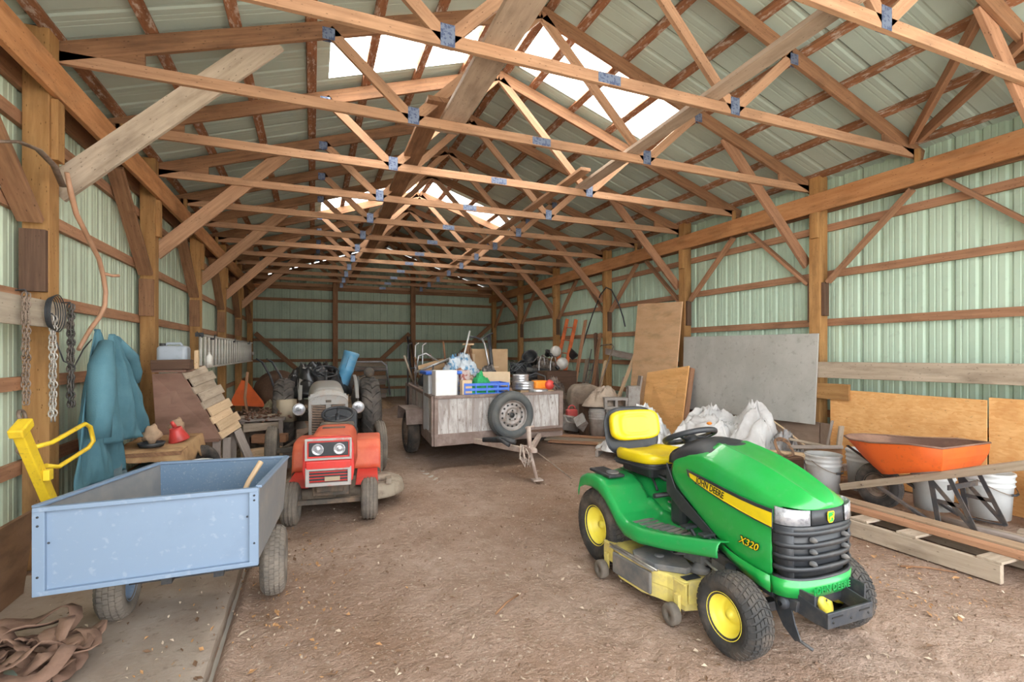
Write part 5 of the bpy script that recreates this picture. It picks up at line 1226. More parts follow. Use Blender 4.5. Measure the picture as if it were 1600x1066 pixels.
cs=thing('chainsaw','orange and red chainsaw lying on the right front of the trailer load','chainsaw',(3.08,6.55,.94))
MB().box((3.10,6.62,1.0),(.22,.16,.13),rz=.2).build('engine_cover',paint('orange_plastic',(.90,.30,.03),(.80,.22,.02),scale=6,rough=.4),cs,bevel=.03,seg=3)
MB().ball((3.24,6.55,1.0),(.075,.05,.075),14,10).build('starter_cover',RED,cs)
m=MB(); m.tube([(3.0,6.7,1.03),(2.98,6.7,1.13),(3.08,6.68,1.17),(3.2,6.62,1.12),(3.2,6.6,1.03)],.014,8); m.tube([(3.22,6.6,.98),(3.30,6.5,1.02),(3.34,6.42,.96)],.014,8); m.build('handle',BLK,cs); MB().beam((3.0,6.6,.97),(2.75,6.60,.96),.012,.06).build('guide_bar',SIL,cs)
MB().box((3.12,6.62,.68),(.36,.36,.50)).build('cardboard_carton',CARD,label='brown carton in the trailer under the chainsaw',cat='box')
m=MB()
for k in range(4): m.tube([(2.95+.13*math.cos(t+k),7.05+.09*math.sin(t+k),1.22+.07*math.sin(2*t+k)+.012*k) for t in [2*PI*i/18 for i in range(18)]],.010,6,closed=True)
m.build('cable_coil',BLK,label='tangled black cable on the junk behind the tin drums',cat='cable')
# rag heap and general filling
m=MB(); crumple(m,(2.30,7.55,ZF),.84,1.25,.68,seed=8,n=80,amp=.35,freq=8,flat=4); m.build('junk_heap',paint('mixed_junk',(.26,.17,.12),(.48,.34,.26),scale=7,lo=.45,hi=.6,rough=.85,bump=.6,speck=.5,speckc=(.08,.06,.05)),label='heap of mixed small junk filling the middle of the trailer',cat='junk',kind='stuff')
m=MB(); crumple(m,(2.10,7.35,1.08),.34,.28,.34,seed=15,n=36,amp=.7,freq=5); m.build('cloth_bundle',paint('blue_white_cloth',(.60,.66,.72),(.12,.30,.50),scale=11,lo=.5,hi=.58,rough=.9),label='crumpled blue and white cloth on top of the trailer junk',cat='cloth')
m=MB(); crumple(m,(1.98,7.0,1.03),.26,.18,.18,seed=17,n=30,amp=.6); m.build('cloth_bundle',paint('brown_red_cloth',(.42,.17,.09),(.58,.45,.38),scale=9,lo=.48,hi=.56,rough=.9),label='rust-brown cloth and paper below the blue and white cloth',cat='cloth')
m=MB(); crumple(m,(2.46,7.05,1.05),.2,.17,.2,seed=19,n=30,amp=.8); m.build('tool_bag',paint('dark_bag',(.06,.055,.055),(.25,.22,.2),scale=11,rough=.8),label='dark lumpy bag right of the brown cloth in the trailer',cat='bag')
gd=thing('string_trimmer','machine with a yellow guard lying on the left trailer rail','trimmer',(1.55,7.3,.93)); MB().ball((1.56,7.28,1.05),(.10,.12,.10),16,12,noise_amp=.4,seed=2).build('motor',BLK,gd)
MB().prism([(1.60,7.05,.97),(1.70,7.02,1.0),(1.76,7.0,1.13),(1.70,7.02,1.14),(1.64,7.05,1.06)],(0,.12,0)).build('yellow_guard',paint('amber_guard',(.68,.36,.05),(.5,.27,.05),scale=7,rough=.5),gd,bevel=.01)
bx('teal_box',(1.62,6.98,.98),(.05,.10,.20),paint('teal_card',(.04,.28,.24),rough=.6),'small teal box standing by the left trailer rail','box')
sticks=[((1.62,8.6,.95),(1.42,8.35,1.42),.018,W_grey,'grey wooden pole leaning over the left rear of the trailer, the outermost'),((1.72,8.5,.9),(1.60,8.4,1.40),.014,W_brown,'thin brown stick leaning beside the outermost grey pole'),
((2.05,7.9,.95),(2.0,8.0,1.66),.016,W_brown,'brown shaft standing nearly upright in the trailer junk'),((2.22,7.9,1.0),(2.52,8.2,1.85),.015,WHT,'white pole slanting up to the right from the trailer junk'),
((1.50,7.9,1.15),(2.15,7.9,1.40),.020,SIL,'grey metal tube lying slanted across the trailer load'),((1.95,8.0,1.1),(1.80,8.1,1.45),.014,RST,'rusty rod crossing behind the brown shaft'),((2.15,8.0,1.0),(2.36,8.1,1.45),.014,BLKM,'black rod leaning right behind the brown shaft'),
((1.68,7.5,.96),(1.72,7.5,1.28),.012,BLKM,'short black rod standing beside the trimmer'),((2.95,8.2,.95),(2.92,8.35,1.80),.035,BLKM,'thick black post standing in front of the large carton')]
for a,b,r,mt_,l in sticks: MB().tube([a,b],r,8).build('pole',mt_,label=l,cat='pole')
wf=thing('walking_frame','folded grey metal frame standing in the left rear of the trailer','frame',(1.75,8.75,.5))
for dx in (0,.13,.26): MB().tube([(1.55+dx,8.75,.5),(1.55+dx,8.75,1.60),(1.62+dx,8.78,1.64)],.014,8).build('tube',SIL if dx else BLKM,wf)
MB().tube([(1.55,8.75,1.2),(1.81,8.75,1.2)],.012,8).build('crossbar',BLKM,wf)
so=thing('kick_scooter','old scooter with grey T handlebars standing in the trailer','scooter',(2.85,8.2,.5)); MB().tube([(2.86,8.0,.95),(2.78,8.15,1.6),(2.74,8.2,1.72)],.018,8).build('stem',SIL,so); MB().tube([(2.50,8.2,1.75),(2.62,8.2,1.74),(2.74,8.2,1.70),(2.82,8.22,1.76),(2.95,8.24,1.82)],.016,8).build('handlebar',BLKM,so)
wo=thing('wooden_trestle','small wooden sawhorse-like stand with pale top in the trailer','stand',(2.52,8.3,1.0)); MB().box((2.52,8.3,1.62),(.20,.06,.03)).build('top',W_pale,wo)
for a,b in (((2.50,8.3,1.60),(2.36,8.25,1.05)),((2.54,8.3,1.60),(2.66,8.35,1.05)),((2.52,8.3,1.6),(2.50,8.3,1.1))): MB().beam(a,b,.025,.03).build('leg',W_brown,wo)
tb_=thing('folding_chair','folded metal garden chair lying across the trailer load','chair',(1.7,8.2,1.0))
m=MB(); m.tube([(1.55,8.05,1.08),(1.60,8.05,1.42),(1.72,8.05,1.46),(1.98,8.05,1.30)],.014,8); m.build('frame_tube',SIL,tb_); MB().beam((1.62,8.0,1.12),(2.05,8.0,1.24),.30,.02,up=(-.3,-.9,.3)).build('seat_panel',CARD,tb_)
# ======================= RIGHT SIDE =======================
OSB,n_,b_,_=nt('strand_board'); tc_=nd(n_,'ShaderNodeTexCoord')
v1=nd(n_,'ShaderNodeTexVoronoi'); mpo=nd(n_,'ShaderNodeMapping'); n_.links.new(tc_.outputs['Object'],mpo.inputs[0]); mpo.inputs['Scale'].default_value=(30,22,60); n_.links.new(mpo.outputs[0],v1.inputs['Vector']); v1.inputs['Scale'].default_value=1
c_=mixc(n_,v1.outputs['Color'],(.74,.36,.12),(.86,.52,.22)); c_=mixc(n_,ramp(n_,noi(n_,tc_.outputs['Object'],3,5,.6),[(.42,0),(.75,.7)]),c_,(.58,.25,.07)); c_=mixc(n_,ramp(n_,noi(n_,mpo.outputs[0],1.1,4,.6),[(.66,0),(.72,.6)]),c_,(.2,.09,.04)); n_.links.new(c_,b_.inputs['Base Color']); b_.inputs['Roughness'].default_value=.75
# sheathing boards at the foot of the wall
for i,(ya,yb,h,l) in enumerate(((4.30,6.70,.60,'under the grey board'),(4.0,4.285,.60,'left of the strand board'))):
    setp(MB().box((XR-.022,(ya+yb)/2,h/2),(.018,yb-ya,h)).build('sheathing_board',OSB_LOW,bevel=.002),'grey-brown sheathing at the foot of the right wall, '+l,'board')
for i,(ya,yb,h,x,l) in enumerate(((2.63,4.14,1.03,XR-.045,'farther one, beside the nearest right post'),(1.2,2.62,1.055,XR-.03,'nearer one, at the right edge'))):
    m=MB(); m.box((x,(ya+yb)/2,h/2),(.014,yb-ya,h)); m.build('strand_board_sheet',OSB,bevel=.001,label='orange-brown strand board sheet standing on the right wall, '+l,cat='board')
setp(MB().beam((XR-.06,4.33,1.0),(XR-.06,3.90,1.005),.04,.19).build('short_plank',W_post,bevel=.003),'short wide plank across the nearest right post above the strand board','plank')
setp(MB().beam((XR-.035,4.32,1.262),(XR-.035,1.3,1.29),.045,.195).build('rail_timber',W_grey,bevel=.005),'long weathered timber across the right wall above the strand boards','timber')
GBD=paint('grey_painted_board',(.40,.39,.36),(.50,.49,.46),scale=1.6,lo=.4,hi=.65,rough=.7,speck=.3,speckc=(.2,.17,.14),bump=.15)
setp(MB().prism([(5.79,4.289,.578),(5.79,6.66,.53),(5.86,6.70,1.742),(5.86,4.289,1.716)],(.02,0,0)).build('grey_board',GBD,bevel=.002),'large flat grey painted board leaning across the right wall posts','board')
setp(MB().prism([(5.60,6.73,0),(5.60,7.98,0),(5.87,8.0,2.42),(5.87,6.75,2.35)],(.02,0,0)).build('plywood_sheet',W_ply,bevel=.002),'tall tan plywood sheet leaning upright on the right wall','board')
hp_=thing('panel_door','honey-coloured boarded panel with a frame behind, leaning in front of the plywood','panel',(5.45,6.75,0))
MB().prism([(5.33,6.21,0),(5.30,7.20,0),(5.50,7.22,1.12),(5.66,6.36,1.26)],(.022,-.004,0)).build('board_face',W_honey,hp_,bevel=.003)
m=MB(); m.beam((5.40,6.22,.02),(5.73,6.36,1.22),.09,.045,up=(0,1,0)); m.beam((5.37,7.15,.02),(5.60,7.18,1.10),.09,.045,up=(0,1,0)); m.build('frame_stile',W_girt,hp_,bevel=.003)
MB().beam((5.56,6.27,.62),(5.50,7.17,.60),.04,.09).build('frame_rail',W_girt,hp_,bevel=.003)
setp(MB().beam((5.25,7.35,0),(5.42,7.30,1.06),.17,.03,up=(1,-.3,0)).build('bark_slab',W_silver,bevel=.004),'weathered pale slab leaning at the far edge of the honey panel','plank')
# ---- leaning pieces farther back ----
ORL=paint('orange_ladder_paint',(.72,.18,.06),(.52,.12,.04),scale=5,rough=.5)
ol=thing('wooden_ladder','orange painted ladder leaning on the right wall behind the trailer','ladder',(5.0,9.7,0))
LA,LB=Vector((4.92,10.14,.0)),Vector((5.83,10.80,2.30)); RA,RB=Vector((4.92,9.70,.0)),Vector((5.83,10.36,2.26))
MB().beam(LA,LB,.035,.085,up=(1,0,0)).build('rail',ORL,ol,bevel=.004); MB().beam(RA,RB,.035,.085,up=(1,0,0)).build('rail',ORL,ol,bevel=.004)
for k in range(7):
    t=.10+.135*k; MB().tube([LA.lerp(LB,t),RA.lerp(RB,t)],.014,8).build('rung',ORL,ol)
lean=[('leaning_plank',(5.85,9.95,2.22),(5.20,9.55,0),.09,.04,W_girt,'tall brown plank leaning right beside the orange ladder'),
('leaning_plank',(5.84,9.85,1.32),(5.38,9.4,0),.16,.03,W_grey,'wide pale plank behind the foot of the orange ladder'),
('leaning_plank',(5.84,9.50,1.90),(5.50,8.85,0),.07,.06,W_old,'dark square post leaning between the pale plank and far post'),
('leaning_plank',(5.84,9.30,1.90),(5.40,9.10,0),.08,.04,W_brown,'brown plank leaning against the wall left of the tube frame'),
('leaning_plank',(5.84,9.10,1.30),(5.35,8.8,0),.07,.03,W_pale,'light strip leaning low against the third right post'),
('leaning_plank',(5.84,7.99,1.52),(5.40,8.35,0),.07,.04,W_pale,'pale plank slanting up to the edge of the tall plywood'),
('leaning_plank',(5.80,8.35,.98),(5.45,8.2,0),.05,.04,W_silver,'short grey stake standing behind the blocks, left of the pale plank'),
('leaning_plank',(5.80,7.85,.90),(5.30,7.75,0),.07,.04,W_old,'short dark board at the foot of the tall plywood')]
for nm,a,b,w,t,mt_,l in lean: setp(MB().beam(b,a,t,w,up=(0,1,0)).build(nm,mt_,bevel=.003),l,'plank')
setp(MB().beam((XR-.045,9.14,1.50),(XR-.035,7.95,1.36),.03,.13).build('cross_plank',W_silver,bevel=.003),'weathered plank fixed nearly level behind the tube frame on the right wall','plank')
setp(MB().tube([(5.30,9.3,0),(5.55,9.45,.65),(5.80,9.33,1.55),(5.83,9.25,1.63),(5.84,8.85,1.65),(5.82,8.76,1.60),(5.45,8.76,.7),(5.25,8.7,0)],.014,8).build('tube_frame',RST),'bent rusty tube frame leaning on the right wall before the third post','frame')
setp(MB().tube([(XR-.08,10.25,1.0),(XR-.07,10.2,1.4),(XR-.06,9.95,1.9),(XR-.06,9.65,2.35),(XR-.05,9.35,2.75),(XR-.06,9.1,2.88),(XR-.06,8.9,2.80),(XR-.06,8.65,2.5),(XR-.06,8.48,2.2),(XR-.07,8.39,2.0)],.014,8).build('bent_pipe',BLKM),'long dark pipe arched over the third right post','pipe')
gt=thing('garden_tools','wire hand cart frame with rungs leaning behind the boards','cart frame',(5.5,9.2,0))
m=MB()
for dy in (0,.22): m.tube([(5.30,9.15+dy,0),(5.78,9.35+dy,1.55)],.010,6)
for k in range(6): t=.1+.15*k; m.tube([(5.30+.48*t,9.15+.2*t,1.55*t),(5.30+.48*t,9.37+.2*t,1.55*t)],.007,6)
m.build('wire_frame',BLKM,gt)
# ---- stack of pallets with pots and globes ----
for i in range(6):
    p=thing('wooden_pallet','weathered pallet in the stack behind the trailer, the %s from the ground'%ORD[i],'pallet',(4.95,10.75,.14*i),.02*math.sin(i*3),group='stacked pallets behind the trailer')
    z=.14*i; m=MB()
    for y in (-.55,0,.55): m.box((4.95,10.75+y,z+.055),(1.15,.07,.085))
    m.build('bearer',W_silver,p,world=True); m=MB()
    for k in range(6): m.box((4.45+.2*k,10.75,z+.105),(.10,1.2,.016))
    for k in range(3): m.box((4.45+.5*k,10.75,z+.008),(.10,1.2,.014))
    m.build('deck_board',W_silver,p)
BPL=paint('black_pot',(.035,.036,.04),(.13,.12,.11),scale=6,rough=.55)
def pot(c,ax,r,h,lab):
    m=MB(); m.lathe([(.001,0),(r*.72,0),(r*.95,h*.85),(r*1.08,h*.86),(r*1.1,h),(r,h),(r*.9,h*.85),(r*.68,.02),(.001,.02)],c,ax,22); return setp(m.build('plant_pot',BPL),lab,'pot')
pot((4.72,10.45,1.24),(-.5,-.6,.55),.17,.26,'black plant pot tipped towards the viewer on the pallet stack')
pot((4.38,10.5,1.06),(.1,-1,.12),.20,.30,'large grey-black pot lying at the left of the pallet stack')
pot((5.0,10.25,1.40),(.2,-.5,.8),.08,.12,'small black pot on top of the pallet stack beside the upper globe')
pot((5.55,10.15,1.36),(.5,-.3,.6),.12,.18,'black pot standing right of the two white globes')
setp(MB().tube([(4.45,10.25,1.08),(5.2,10.15,1.0)],.075,14).build('black_pipe',BPL),'thick black pipe lying along the front of the pallet stack','pipe')
setp(MB().tube([(4.40,10.15,.93),(5.15,10.1,.90)],.045,10).build('black_pipe',BPL),'thinner black pipe below the thick one on the pallet stack','pipe')
m=MB(); crumple(m,(4.95,10.5,.86),.55,.45,.42,seed=31,n=40,amp=.8,freq=5); m.build('oddments_heap',paint('oddments',(.16,.13,.11),(.42,.36,.31),scale=9,lo=.48,hi=.58,rough=.85),label='heap of dark oddments on top of the pallet stack',cat='junk',kind='stuff')
GLB=paint('dusty_globe_glass',(.62,.60,.57),(.48,.45,.41),scale=7,rough=.3,coat=.4)
for c,r,l in (((5.0,9.80,1.50),.125,'upper one'),((4.98,9.45,1.24),.13,'lower one')):
    g=thing('lamp_globe','round dusty white glass lamp globe on the junk by the orange ladder, '+l,'lamp globe',(c[0],c[1],c[2]-r)); MB().ball(c,r,24,16).build('globe',GLB,g); MB().lathe([(.05,0),(.055,.03),(.045,.05)],(c[0]-r*.75,c[1],c[2]-r*.6),(-.8,0,-.6),14).build('collar',BLK,g)
for i,(x,y) in enumerate(((4.62,9.9),(4.80,9.7))):
    setp(MB().tube([(x,y,.0),(x+.02,y,1.25),(x+.06,y,1.38),(x+.14,y,1.36),(x+.16,y,1.2)],.013,8).build('lamp_bracket',SIL),'curved metal lamp bracket standing in the junk, %s one'%('left','right')[i],'bracket')
bxs=[((4.75,9.75,.2),(.9,.6,.4),W_old,'low dark wooden crate holding the lamp globes and brackets'),((4.9,9.55,.75),(.7,.5,.66),W_old,'dark stacked crate under the lamp globes')]
for c,d,mt_,l in bxs: setp(MB().box(c if c[2]>.5 else (4.9,9.55,.21),d if c[2]>.5 else (.8,.6,.42)).build('wooden_crate',mt_,bevel=.006),l,'crate')
m=MB(); crumple(m,(4.65,9.3,.0),.5,.45,.85,seed=37,n=40,amp=.5,freq=5); m.build('rag_heap',paint('grimy_cloth',(.35,.28,.23),(.15,.11,.09),scale=7,rough=.9),label='grimy heap of cloth below the lamp globes behind the trailer',cat='cloth')
# ---- sacks, blocks, bucket ----
BLKC=paint('cinder_block',(.40,.37,.34),(.30,.26,.23),scale=9,rough=.95,bump=.6,bs=80)
def cinder(c,rz,flip,lab):
    """hollow block 39x19x19 with two cores; flip lays the cores towards the viewer or stands it on end"""
    m=MB(); L,Wd,H,t=.39,.19,.19,.042; R=Matrix.Rotation(rz,4,'Z')@flip
    def pc(cc,dd): m.box(Vector(c)+R.to_3x3()@Vector(cc),dd,m=R)
    for s in (-1,1): pc((0,s*(Wd-t)/2,0),(L,t,H)); pc((s*(L-t)/2,0,0),(t,Wd-2*t,H))
    pc((0,0,0),(t,Wd-2*t,H)); return setp(m.build('concrete_block',BLKC),lab,'block')
FLX=Matrix.Rotation(PI/2,4,'X'); STD=Matrix.Rotation(PI/2,4,'Y'); ID=Matrix.Identity(4)
cinder((4.72,7.05,.625),-.38,FLX,'hollow concrete block on its side with both holes facing forward, on the block pile')
cinder((4.98,6.92,.72),-.38,STD,'hollow concrete block standing on end beside the holed block')
cinder((4.42,7.55,.22),.5,Matrix.Rotation(.5,4,'Y')@Matrix.Rotation(.9,4,'X'),'hollow concrete block tilted with its cores up, beside the bucket')
cinder((4.30,7.85,.20),.2,Matrix.Rotation(.2,4,'Y')@Matrix.Rotation(.7,4,'X'),'hollow concrete block tilted behind the first tilted block')
cinder((4.78,7.10,.43),-.35,ID,'hollow concrete block lying flat under the holed block')
cinder((4.80,7.12,.24),-.35,ID,'hollow concrete block second from the ground in the pile')
cinder((4.80,7.12,.095),-.3,ID,'hollow concrete block lying on the ground at the pile bottom')
cinder((5.08,6.98,.095),-.35,ID,'hollow concrete block on the ground below the standing block')
cinder((5.08,6.98,.29),-.35,ID,'hollow concrete block in the middle below the standing block')
cinder((5.05,6.97,.445),-.35,Matrix.Scale(.6,4,(0,0,1)),'thin concrete block directly under the standing block')
def bucket(c,r,h,mat,lab,seed=0,bail=True,side=-1,wire=RST):
    b=thing('bucket',lab,'bucket',c); m=MB(); rb=r*.86
    m.lathe([(.001,.004),(rb,0),(rb+(r-rb)*.7,h*.70),(r*1.0,h*.72),(r*1.03,h*.74),(r*.985,h*.76),(r*.99,h*.82),(r*1.05,h*.84),(r*.99,h*.87),(r*1.0,h*.93),(r*1.06,h*.96),(r*1.04,h),(r*.97,h),(r*.95,h*.9),(rb*.95,.02),(.001,.015)],c,(0,0,1),32); m.build('bucket_body',mat,b)
    if bail:
        pts=[]
        for k in range(13):
            a=PI*k/12; pts.append((c[0]-math.cos(a)*r*1.08,c[1]-math.sin(a)*r*1.10,c[2]+h*.86-math.sin(a)*h*.28))
        MB().tube(pts,.0035,6).build('bail_handle',wire,b); MB().tube([pts[5],pts[6],pts[7]],.010,8).build('grip',BLK if wire is RST else WHT,b)
    return b
bucket((4.54,7.30,.05),.16,.40,paint('mortar_grey_bucket',(.44,.41,.38),(.33,.29,.26),scale=8,rough=.8),'grey mortar-caked bucket with stacked lids, behind the mower seat',bail=False)
for k in range(3): setp(MB().lathe([(.001,0),(.165,0),(.17,.012),(.16,.022),(.001,.022)],(4.54+.006*k,7.30,.452+.024*k),(0,0,1),26).build('bucket_lid',MT['mortar_grey_bucket']),'round grey lid in the stack on the mortar bucket, the %s'%('lowest','middle','topmost')[k],'lid')
SKC=paint('brown_sackcloth',(.33,.26,.20),(.22,.17,.13),scale=6,rough=.95,bump=.3,bs=60); TANC=paint('tan_canvas',(.52,.42,.33),(.34,.26,.20),scale=5,lo=.4,hi=.65,rough=.95,bump=.3,bs=40)
m=MB(); m.prism([(4.50,8.15,0),(5.0,7.95,0),(5.05,7.98,.80),(4.85,8.05,.88),(4.60,8.18,.86),(4.50,8.2,.74)],(.1,.35,0)); m.build('cement_sack',SKC,bevel=.05,seg=4,label='upright brown paper sack behind the tan canvas',cat='sack')
m=MB(); crumple(m,(4.72,7.36,.56),.40,.26,.30,seed=41,n=50,amp=.45,freq=3); m.build('canvas_heap',TANC,solid=.004,fix=False,label='stiff tan canvas draped over the concrete blocks',cat='canvas')
setp(MB().box((4.62,7.55,.28),(.45,.34,.56)).build('wooden_crate',W_old,bevel=.01),'dark crate supporting the tan canvas behind the bucket','crate')
RDC=paint('red_can_paint',(.72,.13,.12),(.55,.10,.10),scale=6,rough=.45)
for i,(x,y,l) in enumerate(((4.42,8.02,'left one'),(4.62,7.80,'right one with round handle'))):
    rc=thing('fuel_can','small bright red fuel can behind the tilted blocks, '+l,'can',(x,y,.20)); MB().box((x,y,.32),(.20,.13,.22)).build('can_body',RDC,rc,bevel=.03,seg=3); MB().tube([(x+.07*math.cos(t),y,.44+.06*math.sin(t)) for t in [PI*k/10 for k in range(11)]],.012,8).build('handle',RDC,rc); MB().box((x,y,.105),(.22,.16,.20)).build('can_block',W_old,label='wood block under the red fuel can, '+l,cat='block')
for i,(a,b,w,l) in enumerate((((3.6,7.3,.02),(4.5,6.5,.03),.16,'front'),((3.65,7.55,.015),(4.75,6.75,.02),.20,'middle'),((3.95,7.6,.05),(4.6,7.0,.05),.12,'upper'),((4.1,6.6,.05),(4.9,5.95,.05),.22,'nearest'))):
    setp(MB().beam(a,b,w,.024).build('ground_board',W_grey if i%2 else W_girt,bevel=.003),'old board flat on the dirt between trailer and blocks, the %s one'%l,'board')
ps=thing('wooden_pallet','low weathered pallet lying on the dirt behind the mower seat','pallet',(4.35,6.0,0),-.7)
m=MB(); 
for k in range(5): m.beam((3.75+.17*k,6.05+.16*k,.10),(4.25+.17*k,5.55+.16*k,.10),.10,.02)
m.build('deck_board',W_silver,ps); m=MB()
for k in range(3): m.beam((3.72+.25*k,6.02-.25*k,.045),(4.45+.25*k,6.72-.25*k,.045),.04,.085)
m.build('bearer',W_silver,ps)
# ---- white plastic and tarp ----
WTP=paint('white_tarp',(.66,.65,.64),(.50,.48,.47),scale=3,rough=.65,bump=.4,bs=18)
m=MB(); crumple(m,(4.95,5.15,0),.72,.62,.66,seed=51,n=120,amp=.50,freq=3.4,flat=1.7); 
m.build('white_tarp',WTP,label='large crumpled white tarp heaped under the grey board',cat='tarp')
m=MB(); crumple(m,(5.28,4.72,0),.50,.40,.74,seed=57,n=100,amp=.42,freq=3.2,flat=1.5); m.build('white_tarp',WTP,label='peaked white plastic sheet heap at the right of the big tarp',cat='tarp')
m=MB(); crumple(m,(4.35,5.85,.12),.55,.42,.50,seed=53,n=110,amp=.6,freq=5,flat=1.8); m.build('plastic_bag',paint('white_bag',(.74,.74,.74),(.60,.58,.56),scale=5,rough=.45,bump=.6,bs=25),label='crinkled white plastic bags bulging out around the mower seat',cat='bag')
m=MB(); crumple(m,(4.12,6.35,.05),.20,.10,.12,seed=59,n=30,amp=.6); m.build('white_rag',MT['white_bag'],label='small white rag on the old boards behind the mower seat',cat='rag')
m=MB(); crumple(m,(5.35,4.35,0),.30,.28,.42,seed=61,n=50,amp=.7,freq=4); m.build('grey_cloth_bundle',paint('grey_bundle',(.42,.41,.41),(.25,.23,.22),scale=6,rough=.85,bump=.4),label='greyish cloth bundle at the right end of the tarp heaps',cat='cloth')
setp(MB().tube([(5.55,4.95,.72),(5.62,4.55,.48),(5.68,4.3,.30)],.012,6).build('thin_cane',W_pale),'thin cane lying over the peaked white sheet','cane')
setp(MB().ball((4.55,4.75,.60),(.035,.03,.02),10,6).build('orange_cap',MT['orange_plastic']),'small orange plastic cap on the white tarp','cap')
# ---- firewood, coil, buckets ----
WF=['top pale split piece','bottom split piece','split piece nearest the bucket','thin upright splinter','second upright splinter','short dark bark piece','long split piece behind the bucket','reddish upright offcut','flat slab','round stick','crooked stick','stub by the wall']
fw=[((5.0,4.35,.28),(5.45,3.95,.26),.09,.07),((4.95,4.15,.10),(5.4,3.75,.10),.10,.08),((4.9,3.95,.08),(5.3,3.6,.10),.09,.07),((5.72,4.15,.0),(5.78,4.05,.66),.05,.03),((5.75,4.0,.0),(5.72,3.9,.62),.06,.03),((5.45,4.05,.30),(5.65,3.85,.34),.08,.06),((5.1,3.75,.22),(5.7,3.55,.22),.10,.06),((5.78,3.75,.0),(5.80,3.72,.55),.09,.04),((5.35,3.9,.06),(5.75,3.5,.06),.16,.04),((5.2,4.2,.36),(5.6,3.8,.40),.04,.04),((5.3,4.25,.44),(5.75,3.95,.34),.03,.03),((5.6,3.6,.03),(5.7,3.4,.3),.08,.08)]
for i,(a,b,w,t) in enumerate(fw): setp(MB().beam(a,b,w,t).build('firewood_piece',[W_silver,W_grey,W_brown][i%3] if i!=0 else W_pale,bevel=.008),'rough firewood by the clear bucket, '+WF[i],'firewood',group='firewood by the right wall')
m=MB()
for k in range(7): m.tube([(5.10+(.095+.006*k)*math.cos(t),4.15+.08*math.sin(t),.36+(.085+.005*k)*math.sin(t)+.01*math.sin(3*t+k)) for t in [2*PI*i/24 for i in range(24)]],.006,5,closed=True)
m.build('cable_coil',paint('brown_cable',(.36,.20,.11),(.12,.08,.06),scale=20,rough=.7),label='coil of brown cable on the firewood beside the tarp',cat='cable')
m=MB(); m.box((5.1,4.15,.14),(.3,.3,.28)); m.build('dark_log',W_old,bevel=.03,label='dark log section under the brown cable coil',cat='log')
CLR=paint('cloudy_clear_plastic',(.52,.53,.53),(.40,.38,.36),scale=5,lo=.45,hi=.7,rough=.35,coat=.2); WBK=paint('white_bucket_plastic',(.66,.68,.68),(.46,.45,.42),scale=4,lo=.45,hi=.75,rough=.45)
bucket((4.69,3.38,.09),.155,.385,CLR,'cloudy clear bucket with a wire handle, just behind the mower nose')
bucket((5.14,3.28,.10),.15,.40,WBK,'white bucket half hidden behind the wheelbarrow wheel',bail=False)
bucket((5.10,2.66,.10),.155,.37,WBK,'dirty white bucket seen between the wheelbarrow legs',bail=False)
bucket((5.43,2.42,.06),.165,.39,WBK,'white bucket with a hanging wire handle right of the wheelbarrow legs')
bucket((5.62,2.08,.10),.16,.40,WBK,'white bucket at the right edge of the view')
m=MB(); m.prism([(4.84,3.62,.06),(5.30,3.62,.06),(5.30,3.05,.06),(4.84,3.05,.06)],(0,0,.04)); m.build('ground_board',W_old,label='dark board under the half hidden white bucket',cat='board')
# ---- wheelbarrow ----
WBO=paint('orange_barrow_paint',(.74,.13,.02),(.55,.09,.02),scale=3,lo=.5,hi=.75,rough=.5,speck=.25,speckc=(.2,.07,.03)); WBI=paint('barrow_inside_rust',(.20,.11,.08),(.33,.19,.13),scale=4,rough=.75,bump=.2)
wb=thing('wheelbarrow','orange steel wheelbarrow with long wooden handles, by the right wall','wheelbarrow',(4.8,2.5,0))
rim_=[(4.47,2.27,.742),(4.46,2.50,.738),(4.47,2.80,.70),(4.53,3.02,.690),(4.66,3.15,.690),(4.80,3.19,.69),(4.94,3.15,.690),(5.06,3.02,.690),(5.12,2.80,.70),(5.13,2.50,.738),(5.12,2.27,.742)]
bot_=[(4.53,2.31,.555),(4.52,2.50,.50),(4.52,2.68,.445),(4.55,2.75,.43),(4.64,2.78,.425),(4.80,2.785,.42),(4.96,2.78,.425),(5.05,2.75,.43),(5.08,2.68,.445),(5.08,2.50,.50),(5.07,2.31,.555)]
def tray(sgn,mat,nm,off):
    m=MB(); n=len(rim_); vs=[]
    for k in range(n):
        a=Vector(rim_[k]); b=Vector(bot_[k]); col=[]
        for j in range(5):
            t=j/4; p=a.lerp(b,t); p=p+(Vector((4.8,2.6,p.z))-p).normalized()*(-.018*math.sin(PI*t))+(Vector((4.8,2.6,p.z))-p).normalized()*off
            col.append(m.b.verts.new(p+Vector((0,0,off*.8))))
        vs.append(col)
    for k in range(n):
        A=vs[k];B=vs[(k+1)%n]
        for j in range(4): m.face([A[j],B[j],B[j+1],A[j+1]],None,k<n-1)
    m.face([c[-1] for c in vs]); return m.build(nm,mat,wb,fix=True)
tray(1,WBO,'tray_outside',0); tray(-1,WBI,'tray_inside',.004)
MB().tube([Vector(p) for p in rim_],.008,8,closed=True).build('tray_lip',WBI,wb)
for x in (4.60,5.0):
    MB().beam((x,3.14,.215),(x,1.62,.775),.04,.062).build('handle',wood('barrow_handle',(.52,.42,.32),(.36,.28,.20),stain=.4) if x<4.7 else MT['barrow_handle'],wb,bevel=.006)
t=tyre(wb,(4.80,2.93,.265),.20,.10,.10,tread='road',name='wheel',mat=paint('old_black_rubber',(.05,.045,.042),(.15,.12,.10),scale=6,rough=.85)); rim(t,(4.80,2.93,.265),.10,.10,-1,RST,hubr=.02); rim(t,(4.80,2.93,.265),.10,.10,1,RST,hubr=.02)
MB().tube([(4.56,2.93,.29),(5.04,2.93,.29)],.009,8).build('axle',RST,wb)
